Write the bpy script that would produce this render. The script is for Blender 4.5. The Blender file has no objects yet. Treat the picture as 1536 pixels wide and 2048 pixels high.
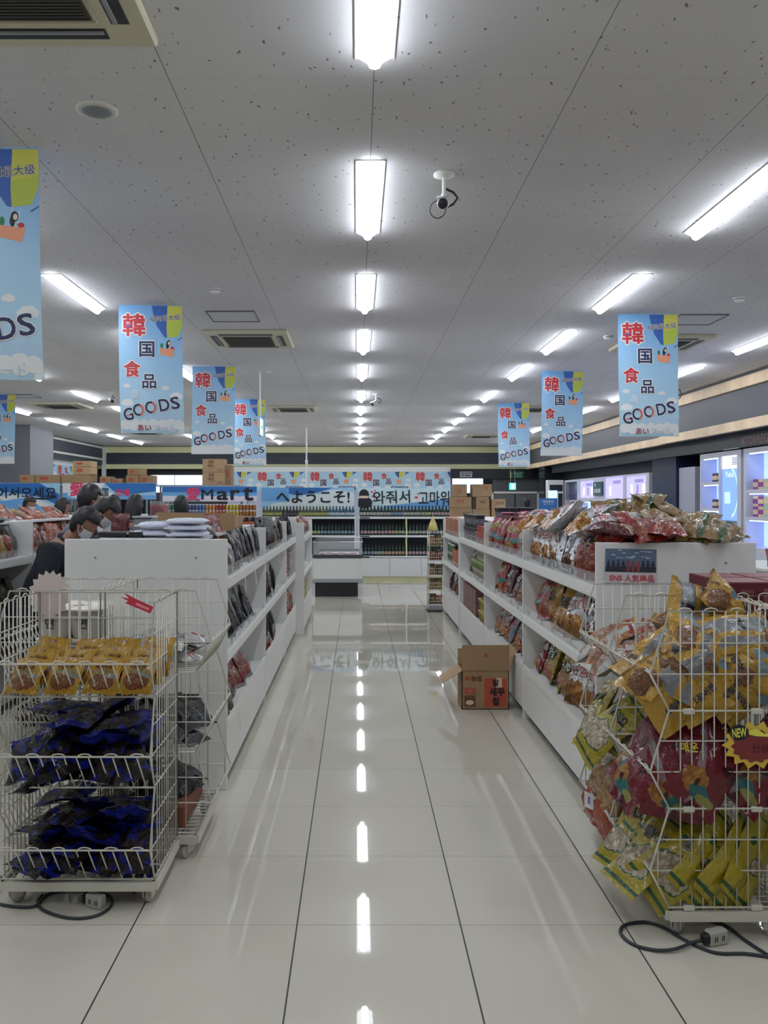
import bpy, math, random
from math import sin, cos, pi, radians as R, sqrt, exp
from mathutils import Vector, Matrix, Euler, noise

S = bpy.context.scene
COL = S.collection
# ------------------------------------------------------------------ camera
F, CX, CY, H = 1692.0, 714.5, 1000.0, 1.56      # focal length (px), vanishing point of the aisle, eye height
cd = bpy.data.cameras.new('camera'); cam = bpy.data.objects.new('camera', cd); COL.objects.link(cam)
cd.sensor_fit = 'VERTICAL'; cd.sensor_height = 36; cd.lens = F / 2048 * 36
cd.shift_x = (768 - CX) / 2048; cd.shift_y = -(1024 - CY) / 2048
cd.clip_start = .05; cd.clip_end = 200
cam.location = (0, 0, H); cam.rotation_euler = (pi / 2, 0, 0)
S.camera = cam
# ------------------------------------------------------------------ light and exposure
TUBE, WING = 20.0, 3.0                           # fluorescent tube, and the glow painted onto its reflector
BLUE_LIT = 1.8                                   # lit shop shelves
S.view_settings.view_transform = 'Standard'; S.view_settings.look = 'None'
S.view_settings.exposure = 0.95; S.view_settings.gamma = 1.0; S.view_settings.use_curve_mapping = False
W = bpy.data.worlds.new('world'); S.world = W; W.use_nodes = True
W.node_tree.nodes['Background'].inputs[0].default_value = (.5, .6, .8, 1)
W.node_tree.nodes['Background'].inputs[1].default_value = .02
try:
    S.cycles.use_denoising = True; S.cycles.max_bounces = 7; S.cycles.diffuse_bounces = 4; S.cycles.glossy_bounces = 3
    S.cycles.transparent_max_bounces = 8; S.cycles.caustics_reflective = False; S.cycles.caustics_refractive = False
    S.cycles.sample_clamp_indirect = 6
except Exception: pass
random.seed(5)
rnd = random.uniform

# ------------------------------------------------------------------ helpers
def at(px, py, Y): return Vector(((px - CX) * Y / F, Y, H - (py - CY) * Y / F))
def lin(c):
    c = c / 255.0
    return c / 12.92 if c <= .04045 else ((c + .055) / 1.055) ** 2.4
def rgb(c, k=1.0): return tuple(min(.86, lin(x) * k) for x in c)
def dc(*c): return rgb(c, 1.9)                   # albedo of a thing that reads as c in this dim shop

class NT:
    def __init__(s, name):
        s.m = bpy.data.materials.new(name); s.m.use_nodes = True; s.t = s.m.node_tree; s.b = s.t.nodes['Principled BSDF']
    def n(s, kind, **kw):
        x = s.t.nodes.new(kind)
        for k, v in kw.items(): setattr(x, k, v)
        return x
    def put(s, sock, v):
        if hasattr(v, 'is_output'): s.t.links.new(v, sock)
        elif v is not None:
            if isinstance(v, (tuple, list)) and len(v) == 3 and sock.type == 'RGBA': v = (*v, 1)
            sock.default_value = v
    def math(s, op, a, b=None):
        x = s.n('ShaderNodeMath', operation=op); s.put(x.inputs[0], a)
        if b is not None: s.put(x.inputs[1], b)
        return x.outputs[0]
    def vec(s, op, a, b=None):
        x = s.n('ShaderNodeVectorMath', operation=op); s.put(x.inputs[0], a)
        if b is not None: s.put(x.inputs[1], b)
        return x.outputs['Value'] if op in ('LENGTH', 'DOT_PRODUCT') else x.outputs[0]
    def mix(s, f, a, b):
        x = s.n('ShaderNodeMix', data_type='RGBA'); s.put(x.inputs[0], f); s.put(x.inputs[6], a); s.put(x.inputs[7], b)
        return x.outputs[2]
    def noise(s, vec, scale, detail=2.0, rough=.5):
        x = s.n('ShaderNodeTexNoise'); s.put(x.inputs['Vector'], vec); x.inputs['Scale'].default_value = scale
        x.inputs['Detail'].default_value = detail; x.inputs['Roughness'].default_value = rough
        return x.outputs[0]
    def ramp(s, f, lo, hi):
        x = s.n('ShaderNodeMapRange'); s.put(x.inputs[0], f); x.inputs[1].default_value = lo; x.inputs[2].default_value = hi
        return x.outputs[0]
    def coord(s, which): return s.n('ShaderNodeTexCoord').outputs[which]
    def bump(s, h, strength, dist):
        x = s.n('ShaderNodeBump'); s.put(x.inputs['Height'], h); x.inputs['Strength'].default_value = strength
        x.inputs['Distance'].default_value = dist; s.t.links.new(x.outputs[0], s.b.inputs['Normal'])

MATS = {}
def mat(name, col, rough=.5, metal=0, emit=0, ecol=None, var=0, vscale=6, bump=0, bscale=40, coat=0, alpha=1, trans=0, spec=.5):
    if name in MATS: return MATS[name]
    t = NT(name); b = t.b
    if var:
        f = t.ramp(t.noise(t.coord('Object'), vscale, 3), .3, .7)
        t.put(b.inputs['Base Color'], t.mix(f, tuple(c * (1 - var) for c in col), tuple(min(1, c * (1 + var)) for c in col)))
    else: t.put(b.inputs['Base Color'], col)
    b.inputs['Roughness'].default_value = rough; b.inputs['Metallic'].default_value = metal
    b.inputs['Specular IOR Level'].default_value = spec
    b.inputs['Coat Weight'].default_value = coat; b.inputs['Coat Roughness'].default_value = .08
    b.inputs['Alpha'].default_value = alpha; b.inputs['Transmission Weight'].default_value = trans
    if emit:
        t.put(b.inputs['Emission Color'], ecol or col); b.inputs['Emission Strength'].default_value = emit
    if bump: t.bump(t.noise(t.coord('Object'), bscale, 2), bump, .01)
    MATS[name] = t.m
    return t.m

class MB:
    """collects shapes into ONE mesh; m is the material slot of the faces being added"""
    def __init__(s): s.v = []; s.f = []; s.mi = []; s.m = 0; s.uv = {}; s.sm = []; s.smooth = False
    def add(s, vs, fs, uv=None):
        o = len(s.v); s.v += [tuple(p) for p in vs]
        for k, f in enumerate(fs):
            s.f.append(tuple(i + o for i in f)); s.mi.append(s.m); s.sm.append(s.smooth)
        if uv:
            for i, q in enumerate(uv): s.uv[o + i] = q
    def box(s, x0, x1, y0, y1, z0, z1, M=None):
        if x0 > x1: x0, x1 = x1, x0
        if y0 > y1: y0, y1 = y1, y0
        vs = [(x, y, z) for z in (z0, z1) for y in (y0, y1) for x in (x0, x1)]
        if M is not None: vs = [tuple(M @ Vector(p)) for p in vs]
        s.add(vs, [(0, 2, 3, 1), (4, 5, 7, 6), (0, 1, 5, 4), (2, 6, 7, 3), (0, 4, 6, 2), (1, 3, 7, 5)])
    def cbox(s, c, d, M=None, ch=.004):
        """chamfered box, centre c and size d"""
        hx, hy, hz = d[0] / 2, d[1] / 2, d[2] / 2; ch = min(ch, hx * .45, hy * .45, hz * .45)
        vs = []; ix = {}
        for sx in (-1, 1):
            for sy in (-1, 1):
                for sz in (-1, 1):
                    for a in range(3):
                        p = [sx * hx, sy * hy, sz * hz]
                        for b in range(3):
                            if b != a: p[b] -= (sx, sy, sz)[b] * ch
                        ix[(sx, sy, sz, a)] = len(vs); vs.append(p)
        fs = []
        for a in range(3):
            o = [b for b in range(3) if b != a]
            for sg in (-1, 1):
                q = []
                for u, w in ((-1, -1), (1, -1), (1, 1), (-1, 1)):
                    k = [0, 0, 0]; k[a] = sg; k[o[0]] = u; k[o[1]] = w; q.append(ix[(*k, a)])
                fs.append(q if (sg > 0) == (a != 1) else q[::-1])
        for a in range(3):
            o = [b for b in range(3) if b != a]
            for u in (-1, 1):
                for w in (-1, 1):
                    q = []
                    for sg, ax in ((-1, o[0]), (1, o[0]), (1, o[1]), (-1, o[1])):
                        k = [0, 0, 0]; k[a] = sg; k[o[0]] = u; k[o[1]] = w; q.append(ix[(*k, ax)])
                    fs.append(q)
        for sx in (-1, 1):
            for sy in (-1, 1):
                for sz in (-1, 1): fs.append([ix[(sx, sy, sz, a)] for a in range(3)])
        c = Vector(c); vs = [c + Vector(p) for p in vs]
        if M is not None: vs = [M @ p for p in vs]
        s.add(vs, fs)
    def tube(s, pts, r, n=6, closed=False, cap=True):
        pts = [Vector(p) for p in pts]; N = len(pts); vs = []; fs = []; up = None
        for i, p in enumerate(pts):
            if closed: d = pts[(i + 1) % N] - pts[i - 1]
            else: d = pts[min(i + 1, N - 1)] - pts[max(i - 1, 0)]
            d.normalize()
            if up is None:
                up = Vector((0, 0, 1)) if abs(d.z) < .9 else Vector((1, 0, 0))
            a = d.cross(up)
            if a.length < 1e-5: a = d.orthogonal()
            a.normalize(); b = a.cross(d).normalized(); up = b
            rr = r[i] if isinstance(r, (list, tuple)) else r
            vs += [p + a * cos(2 * pi * k / n) * rr + b * sin(2 * pi * k / n) * rr for k in range(n)]
        for i in range(N if closed else N - 1):
            j = (i + 1) % N
            for k in range(n): fs.append((i * n + k, i * n + (k + 1) % n, j * n + (k + 1) % n, j * n + k))
        if cap and not closed:
            fs.append(tuple(range(n))[::-1]); fs.append(tuple((N - 1) * n + k for k in range(n)))
        s.add(vs, fs)
    def lathe(s, prof, n=16, c=(0, 0, 0), slots=None, M=None):
        c = Vector(c); vs = []; N = len(prof)
        for r, z in prof: vs += [c + Vector((r * cos(2 * pi * k / n), r * sin(2 * pi * k / n), z)) for k in range(n)]
        if M is not None: vs = [M @ p for p in vs]
        o = len(s.v); s.v += [tuple(p) for p in vs]
        for i in range(N - 1):
            for k in range(n):
                s.f.append((o + i * n + k, o + i * n + (k + 1) % n, o + (i + 1) * n + (k + 1) % n, o + (i + 1) * n + k))
                s.mi.append(slots[i] if slots else s.m); s.sm.append(s.smooth)
        for i, rev in ((0, True), (N - 1, False)):
            if prof[i][0] > 1e-4:
                q = tuple(o + i * n + k for k in range(n)); s.f.append(q[::-1] if rev else q)
                s.mi.append(slots[min(i, N - 2)] if slots else s.m); s.sm.append(False)
    def prism(s, poly, fn, a, b):
        """poly in 2D, fn(u,v,w)->3D, extruded from w=a to w=b"""
        n = len(poly)
        vs = [fn(u, v, a) for u, v in poly] + [fn(u, v, b) for u, v in poly]
        s.add(vs, [tuple(range(n))[::-1], tuple(range(n, 2 * n))] + [(i, (i + 1) % n, n + (i + 1) % n, n + i) for i in range(n)])
    def poly(s, pts): s.add(pts, [tuple(range(len(pts)))])
    def ball(s, c, rx, ry, rz, nu=16, nv=10, M=None):
        c = Vector(c); vs = []; fs = []
        for j in range(nv + 1):
            th = pi * j / nv
            for i in range(nu):
                ph = 2 * pi * i / nu
                p = Vector((rx * sin(th) * cos(ph), ry * sin(th) * sin(ph), rz * cos(th)))
                vs.append(c + (M @ p if M is not None else p))
        for j in range(nv):
            for i in range(nu): fs.append((j * nu + i, (j + 1) * nu + i, (j + 1) * nu + (i + 1) % nu, j * nu + (i + 1) % nu))
        s.add(vs, fs)
    def mesh(s, name, mats):
        me = bpy.data.meshes.new(name); me.from_pydata(s.v, [], s.f)
        for m in (mats if isinstance(mats, (list, tuple)) else [mats]): me.materials.append(m)
        me.polygons.foreach_set('material_index', s.mi); me.polygons.foreach_set('use_smooth', s.sm)
        if s.uv:
            ul = me.uv_layers.new(name='UVMap')
            for l in me.loops: ul.data[l.index].uv = s.uv.get(l.vertex_index, (-5, -5))
        me.update(); return me
    def build(s, name, mats, parent=None):
        return link(name, s.mesh(name, mats), parent)

def link(name, me, parent=None):
    o = bpy.data.objects.new(name, me); COL.objects.link(o)
    if parent is not None: o.parent = parent
    return o
LABELS = {}
def tag(o, label, cat, group=None):
    n = len(label.replace(',', ' ').split())
    if not 4 <= n <= 16: print('LABEL LENGTH', n, label)
    if label in LABELS and not group: print('DUP LABEL', label)
    LABELS[label] = 1
    o['label'] = label; o['category'] = cat
    if group: o['group'] = group
    return o
def thing(name, label, cat, loc=(0, 0, 0), rz=0, group=None):
    o = bpy.data.objects.new(name, None); COL.objects.link(o); o.location = loc; o.rotation_euler = (0, 0, rz)
    o.empty_display_size = .05
    return tag(o, label, cat, group)
def struct(o): o['kind'] = 'structure'; return o
def dup(o, parent=None):
    c = o.copy(); COL.objects.link(c)
    if parent is not None: c.parent = parent
    for ch in list(o.children): dup(ch, c)
    return c
ORD = ['zeroth', 'first', 'second', 'third', 'fourth', 'fifth', 'sixth', 'seventh', 'eighth', 'ninth', 'tenth', 'eleventh', 'twelfth',
       'thirteenth', 'fourteenth', 'fifteenth', 'sixteenth', 'seventeenth', 'eighteenth', 'nineteenth', 'twentieth']
ORD += ['twenty-' + x for x in ORD[1:10]] + ['thirtieth'] + ['thirty-' + x for x in ORD[1:10]]

# lettering: the built-in font's outlines as flat faces, mapped onto a surface
_TX = {}
def glyphs(txt):
    k = txt
    if k in _TX: return _TX[k]
    c = bpy.data.curves.new('t', 'FONT'); c.body = txt; c.resolution_u = 3
    o = bpy.data.objects.new('t', c); COL.objects.link(o)
    me = bpy.data.meshes.new_from_object(o.evaluated_get(bpy.context.evaluated_depsgraph_get()))
    vs = [(v.co.x, v.co.y) for v in me.vertices]; fs = [tuple(p.vertices) for p in me.polygons]
    bpy.data.objects.remove(o); bpy.data.curves.remove(c); bpy.data.meshes.remove(me)
    x0 = min(p[0] for p in vs); x1 = max(p[0] for p in vs); y0 = min(p[1] for p in vs); y1 = max(p[1] for p in vs)
    _TX[k] = (vs, fs, (x0, x1, y0, y1)); return _TX[k]
STEP = .00012                                    # gap between layers of print
def normal(fn, x, y):
    p = fn(x, y); n = (fn(x + .001, y) - p).cross(fn(x, y + .001) - p)
    return n.normalized() if n.length > 1e-12 else Vector((0, -1, 0))
def text(mb, txt, fn, x, y, w=None, h=None, bold=0.0, slot=0, rot=0, ref=None):
    """centre the words at (x,y) of a surface fn(u,v)->3D, fitted to w or h"""
    vs, fs, (a0, a1, b0, b1) = glyphs(txt)
    nb = 0 if not bold else 4 if bold <= .045 else 8
    st = [(0, 0)] + [(bold * cos(2 * pi * (k + .5) / nb), bold * sin(2 * pi * (k + .5) / nb)) for k in range(nb)]
    if bold > .045: st += [(bold * .55 * cos(pi * k / 2), bold * .55 * sin(pi * k / 2)) for k in range(4)]
    nr = normal(fn, x, y)
    kx = w / (a1 - a0) if w else None; ky = h / (b1 - b0) if h else None
    kx = kx or ky; ky = ky or kx
    mx, my = (a0 + a1) / 2, (b0 + b1) / 2
    mb.m = slot                                  # heavier strokes: the same outline laid down again around itself
    for i, (dx, dy) in enumerate(st):
        out = []
        for p in vs:
            u, v = (p[0] + dx - mx) * kx, (p[1] + dy - my) * ky
            out.append(fn(x + u * cos(rot) - v * sin(rot), y + u * sin(rot) + v * cos(rot)) + nr * (STEP * i))
        mb.add(out, fs)
    mb.m = 0
def plane_fn(o, right, up, off=0.0):
    o, right, up = Vector(o), Vector(right), Vector(up); n = right.cross(up).normalized()
    return lambda u, v, d=0.0: o + right * u + up * v + n * (off + d)
def disc(mb, fn, x, y, rx, ry, n=20, slot=0, d=0.0):
    q = normal(fn, x, y) * d
    mb.m = slot; mb.poly([fn(x + rx * cos(2 * pi * k / n), y + ry * sin(2 * pi * k / n)) + q for k in range(n)]); mb.m = 0
def rect(mb, fn, x0, x1, y0, y1, slot=0):
    mb.m = slot; mb.poly([fn(x0, y0), fn(x1, y0), fn(x1, y1), fn(x0, y1)]); mb.m = 0

# plain materials
WHITE = mat('white laminate', rgb((226, 226, 224)), .38, var=.03, vscale=3)
WHITE2 = mat('white painted steel', rgb((228, 228, 222)), .35)
GREY = mat('grey plastic', dc(110, 112, 116), .5)
DGREY = mat('dark grey panel', dc(44, 47, 54), .5)
BLACK = mat('black panel', dc(16, 18, 24), .4)
BLACKP = mat('black plastic', (.012, .012, .014), .45)
CREAM = mat('cream trim', dc(172, 172, 132), .5)
WOOD = mat('pale wood trim', dc(168, 148, 122), .5, var=.12, vscale=3)
CHROME = mat('chrome', (.6, .6, .62), .25, 1)
NAVY = mat('navy print', dc(24, 34, 66), .5)
RED = mat('red print', dc(150, 40, 44), .5)
PWHITE = mat('white print', (.8, .8, .8), .5)
INK = mat('black ink', (.012, .014, .02), .5)
CARD = mat('brown cardboard', dc(120, 98, 72), .8, var=.08, vscale=5)
CARD2 = mat('light brown cardboard', dc(136, 112, 84), .8, var=.08, vscale=5)
CARDP = mat('printed cardboard ink', dc(84, 56, 42), .8)
CARDR = mat('red cardboard print', dc(138, 60, 44), .7)
GREEN = mat('green print', dc(30, 96, 60), .5)
YELL = mat('yellow print', dc(176, 160, 50), .5)
CLEAR = mat('clear plastic', (.9, .92, .93), .08, alpha=.16)
GLASS = mat('clear glass', (.85, .9, .9), .03, alpha=.14)
STEELW = mat('white coated wire', rgb((206, 203, 190)), .35)
# ------------------------------------------------------------------ the setting
ZC = H + 1.87                                    # ceiling height 3.43
XL, XR, YB, YF = -9.1, 6.45, 30.2, -1.2
def floor_material():
    t = NT('polished porcelain tiles'); b = t.b; co = t.coord('Object')
    sep = t.n('ShaderNodeSeparateXYZ'); t.put(sep.inputs[0], co)
    def joint(c, off, half):
        f = t.math('FRACT', t.math('DIVIDE', t.math('SUBTRACT', c, off), .6))
        d = t.math('MULTIPLY', t.math('MINIMUM', f, t.math('SUBTRACT', 1.0, f)), .6)
        return t.math('LESS_THAN', d, half)
    jx = joint(sep.outputs[0], -.221 - 30, .0028); jy = joint(sep.outputs[1], 3.107 - 30, .0016)
    fl = t.vec('FLOOR', t.vec('DIVIDE', t.vec('SUBTRACT', co, (-.221, 3.107, 0)), (.6, .6, 1)))
    wn = t.n('ShaderNodeTexWhiteNoise'); t.put(wn.inputs[0], fl)
    base = t.mix(wn.outputs[0], rgb((208, 203, 187)), rgb((214, 209, 194)))
    cl = t.ramp(t.noise(co, 1.3, 4), .35, .75)
    base = t.mix(t.math('MULTIPLY', cl, .25), base, rgb((190, 184, 168)))
    col = t.mix(jy, base, rgb((128, 124, 114))); col = t.mix(jx, col, rgb((52, 50, 48)))
    t.put(b.inputs['Base Color'], col)
    sm = t.math('MULTIPLY', t.ramp(t.noise(co, 2.2, 3), .3, .8), .03)
    rg = t.math('ADD', sm, .012); rg = t.mix(t.math('MAXIMUM', jx, jy), rg, (.6, .6, .6))
    t.put(b.inputs['Roughness'], rg); b.inputs['IOR'].default_value = 1.55
    return t.m
def ceiling_material():
    t = NT('fissured mineral ceiling tiles'); b = t.b; co = t.coord('Object')
    sep = t.n('ShaderNodeSeparateXYZ'); t.put(sep.inputs[0], co)
    def joint(c, off, per, half):
        f = t.math('FRACT', t.math('DIVIDE', t.math('SUBTRACT', c, off), per))
        d = t.math('MULTIPLY', t.math('MINIMUM', f, t.math('SUBTRACT', 1.0, f)), per)
        return t.math('LESS_THAN', d, half)
    jx = joint(sep.outputs[0], .073 - 45.5, .91, .0022); jy = joint(sep.outputs[1], 3.75 - 91, 1.82, .0011)
    mp = t.n('ShaderNodeMapping'); mp.inputs['Scale'].default_value = (1.0, .42, 1); t.put(mp.inputs[0], co)
    wob = t.n('ShaderNodeTexNoise'); t.put(wob.inputs[0], co); wob.inputs['Scale'].default_value = 30
    v2 = t.vec('ADD', mp.outputs[0], t.vec('MULTIPLY', wob.outputs[1], (.035, .02, 0)))
    vo = t.n('ShaderNodeTexVoronoi'); t.put(vo.inputs['Vector'], v2); vo.inputs['Scale'].default_value = 38
    pick = t.n('ShaderNodeSeparateColor'); t.put(pick.inputs[0], vo.outputs['Color'])
    rad = t.math('MULTIPLY', pick.outputs[0], .22)
    fis = t.math('MULTIPLY', t.math('LESS_THAN', vo.outputs['Distance'], rad), t.math('GREATER_THAN', pick.outputs[1], .35))
    base = t.mix(t.ramp(t.noise(co, .8, 3), .3, .7), rgb((202, 201, 204)), rgb((212, 211, 213)))
    col = t.mix(t.math('MULTIPLY', fis, .8), base, rgb((84, 82, 82)))
    col = t.mix(t.math('MAXIMUM', t.math('MULTIPLY', jx, .8), t.math('MULTIPLY', jy, .35)), col, rgb((92, 91, 92)))
    t.put(b.inputs['Base Color'], col); b.inputs['Roughness'].default_value = .85
    t.bump(fis, -.4, .004)
    return t.m
m = MB(); m.box(XL - .2, XR + .2, YF - .2, YB + .2, -.12, 0); struct(m.build('floor', floor_material()))
m = MB(); m.box(XL - .2, XR + .2, YF - .2, YB + .2, ZC, ZC + .12); struct(m.build('ceiling', ceiling_material()))
WALLG = mat('grey wall paint', dc(78, 80, 86), .6, var=.04, vscale=1)
m = MB(); m.box(XL - .2, XL, YF - .2, YB + .2, 0, ZC); struct(m.build('wall_left', WALLG))
m = MB(); m.box(XR, XR + .2, YF - .2, YB + .2, 0, ZC); struct(m.build('wall_right', mat('black wall paint', dc(22, 24, 32), .45)))
m = MB(); m.box(XL - .2, XR + .2, YF - .2, YF, 0, ZC); struct(m.build('wall_front', mat('off white wall paint', rgb((205, 204, 200)), .6)))
m = MB(); m.box(XL - .2, XR + .2, YB, YB + .2, 0, ZC)
struct(m.build('wall_back', mat('charcoal wall paint', dc(48, 50, 54), .55)))
# back bulkhead with its two cream strips
m = MB(); m.box(XL, 6.1, 29.4, YB, 2.64, ZC); struct(m.build('trim_1', DGREY))
for k, (z0, z1) in enumerate(((3.2, 3.41), (2.64, 2.8))):
    m = MB(); m.box(XL + .1, 6.0, 29.34, 29.4, z0, z1); struct(m.build('trim_%d' % (2 + k), CREAM))
m = MB(); m.box(XL, -4.55, 29.7, YB, 2.44, 2.64); struct(m.build('trim_4', BLACK))
m = MB(); m.box(XL, at(300, 0, 29.7).x, 29.75, YB, 0, 2.44); struct(m.build('trim_15', BLACK))
# left bulkhead with white lines, and its pillar
m = MB(); m.box(XL, XL + .3, 22.6, 29.4, 2.78, ZC); struct(m.build('trim_5', DGREY))
for k, z in enumerate((3.36, 2.96)):
    m = MB(); m.box(XL + .3, XL + .34, 22.6, 29.34, z - .03, z + .03); struct(m.build('trim_%d' % (6 + k), WHITE2))
m = MB(); m.box(XL + .28, XL + .4, 29.2, 29.34, 2.3, 3.41); struct(m.build('trim_8', WHITE2))
m = MB(); m.box(XL, -8.12, 21.0, 22.6, 0, ZC); struct(m.build('wall_pillar', mat('pillar paint', dc(96, 97, 102), .6)))
# right bulkhead: wood strips and dark band, shallower far half
for k, (y0, y1, x) in enumerate(((15.9, 28.6, 5.8), (YF, 15.9, 5.74))):
    m = MB(); m.box(x, XR, y0, y1, 2.62, ZC); struct(m.build('trim_%d' % (9 + 3 * k), mat('dark bulkhead', dc(58, 58, 62), .5)))
    m = MB(); m.box(x - .06, x, y0, y1, 3.22, 3.38); struct(m.build('trim_%d' % (10 + 3 * k), WOOD))
    m = MB(); m.box(x - .08, x, y0, y1, 2.6, 2.74); struct(m.build('trim_%d' % (11 + 3 * k), WOOD))
# ------------------------------------------------------------------ ceiling lights
TUBEM = mat('fluorescent tube', (1, 1, 1), .5, emit=TUBE, ecol=(.9, .955, 1.04))
WINGM = mat('glowing reflector', (.9, .9, .9), .5, emit=WING, ecol=(.9, .955, 1.04))  # emission stands in for the tube's light falling on the reflector
def make_light():
    t = bpy.data.objects.new('ceiling_light', None); COL.objects.link(t)
    m = MB(); m.box(-.083, .083, 0, 1.27, -.006, 0); m.build('frame', WHITE2, t)
    m = MB(); L = 1.25
    for s in (-1, 1): m.poly([(s * .074, .01, -.008), (s * .074, L, -.008), (s * .03, L, -.034), (s * .03, .01, -.034)][::s])
    for y in (.01, L): m.poly([(-.074, y, -.008), (.074, y, -.008), (.03, y, -.034), (-.03, y, -.034)])
    m.build('reflector', WINGM, t)
    m = MB(); q = [(.03 * cos(a), -.034 - .026 * sin(a)) for a in (0, pi * .25, pi * .5, pi * .75, pi)]
    for i in range(4): m.poly([(q[i][0], .01, q[i][1]), (q[i + 1][0], .01, q[i + 1][1]), (q[i + 1][0], L, q[i + 1][1]), (q[i][0], L, q[i][1])])
    for y in (.01, L): m.poly([(x, y, z) for x, z in q])
    m.build('lamp_tube', TUBEM, t)
    return t
L0 = make_light(); used = False
starts = [-2.37, -.03] + [2.31 + 2.34 * k for k in range(5)] + [14.5 + 2.38 * k for k in range(6)]
ROWS = {-7.05: ('leftmost', 7), -4.85: ('second from left', 4), -2.53: ('third from left', 1), .073: ('centre', 0), 2.36: ('second from right', 0), 4.75: ('rightmost', 1)}
first = True
for x, (rn, k0) in ROWS.items():
    n = 0
    for k, y in enumerate(starts):
        if y < 0 and abs(x) > 3: continue
        lo = L0 if first else dup(L0); first = False
        lo.location = (x, y, ZC)
        seen = (x - .08) / (y + 1.25) * F + CX > -30 and (x) / (y + 1.25) * F + CX < 1536 and CY - (ZC - H) / (y + 1.2) * F > 0
        if seen:
            n += 1; tag(lo, 'slim white fluorescent ceiling light, %s row, %s one from the camera' % (rn, ORD[n]), 'ceiling light', 'fluorescent ceiling lights')
        else: tag(lo, 'slim white fluorescent ceiling light overhead outside the picture', 'ceiling light', 'ceiling lights out of view')

# ------------------------------------------------------------------ things on the ceiling
CASS = mat('beige air conditioner panel', dc(150, 146, 126), .5)
GRIL = mat('dark grille', dc(48, 46, 42), .6)
def make_cassette():
    t = bpy.data.objects.new('air_conditioner', None); COL.objects.link(t)
    m = MB(); m.cbox((0, 0, -.02), (.95, .95, .04), ch=.015); m.build('panel', CASS, t)
    m = MB(); m.box(-.27, .27, -.27, .27, -.046, -.04)
    for k in range(26): m.box(-.26, .26, -.26 + k * .0205, -.25 + k * .0205, -.052, -.046)
    m.build('grille', GRIL, t)
    m = MB(); m.tube([(-.285, -.285, -.042), (.285, -.285, -.042), (.285, .285, -.042), (-.285, .285, -.042)], .006, 4, True); m.build('grille_frame', CASS, t)
    for k in range(4):
        M = Matrix.Rotation(k * pi / 2, 4, 'Z')
        m = MB(); m.box(-.3, .3, .335, .405, -.043, -.036, M); v = m.build('vent', BLACKP, t)
        m = MB(); m.box(-.29, .29, .345, .362, -.05, -.043, M); m.build('flap', GREY, v)
    return t
C0 = make_cassette()
for i, (x, y, d) in enumerate(((-1.28, 2.95, 'large beige air conditioner cassette at top left near the camera'),
        (-1.24, 9.75, 'beige air conditioner cassette in the ceiling beyond the left square hatch'),
        (-1.3, 17.2, 'small distant air conditioner cassette left of the centre light row'),
        (-5.8, 16.6, 'air conditioner cassette at far left above the left shoppers'), (-5.8, 23.2, 'distant air conditioner cassette near the far left corner'),
        (3.58, 10.0, 'air conditioner cassette half hidden behind the nearest right banner'), (3.5, 17.2, 'air conditioner cassette behind the middle right banners'),
        (3.6, 24.5, 'farthest air conditioner cassette on the right near the back wall'))):
    c = C0 if i == 0 else dup(C0); c.location = (x, y, ZC); tag(c, d, 'air conditioner', 'ceiling air conditioners')
LINE = mat('hatch gap grey', dc(70, 70, 74), .6)
for x, y, d in ((-1.26, 8.6, 'square ceiling hatch before the left air conditioner'), (3.5, 8.75, 'square ceiling hatch behind the nearest right banner'), (-6.0, 15.2, 'square ceiling hatch at far left above the shoppers')):
    t = thing('ceiling_hatch', d, 'ceiling hatch', (x, y, ZC), 0, 'ceiling hatches')
    m = MB(); m.tube([(-.24, -.24, -.004), (.24, -.24, -.004), (.24, .24, -.004), (-.24, .24, -.004)], .009, 4, True); m.build('hatch_frame', LINE, t)
    m = MB(); m.box(-.23, .23, -.23, .23, -.006, 0); m.build('hatch_door', mat('hatch door', rgb((200, 200, 202)), .8), t)
t = thing('ceiling_speaker', 'round grey ceiling speaker beyond the nearest air conditioner', 'speaker', (-1.246, 4.05, ZC))
m = MB(); m.smooth = True; m.lathe([(.1, 0), (.1, -.006), (.085, -.014), (.078, -.014)], 32); m.build('rim', mat('speaker rim', dc(150, 148, 142), .5), t)
m = MB(); m.smooth = True; m.lathe([(.0, -.018), (.04, -.017), (.078, -.013), (.078, 0)], 32); m.build('speaker_grille', mat('speaker grille', dc(92, 96, 98), .7), t)
for px, py, d in ((430, 578, 'smoke detector left of the centre light row before the hatch'), (1478, 596, 'smoke detector at upper right above the rightmost lights'),
                  (537, 740, 'smoke detector above the left exit sign'), (1216, 672, 'smoke detector right of the second right light row')):
    Y = 1.87 * F / (CY - py); p = at(px, py, Y)
    t = thing('smoke_detector', d, 'smoke detector', (p.x, Y, ZC), 0, 'smoke detectors')
    m = MB(); m.smooth = True; m.lathe([(.055, 0), (.055, -.012), (.04, -.03), (.02, -.038), (0, -.038)], 20); m.build('housing', WHITE2, t)
    m = MB(); m.lathe([(.057, -.012), (.057, -.016), (.05, -.02)], 20); m.build('slot_ring', GREY, t)
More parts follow.
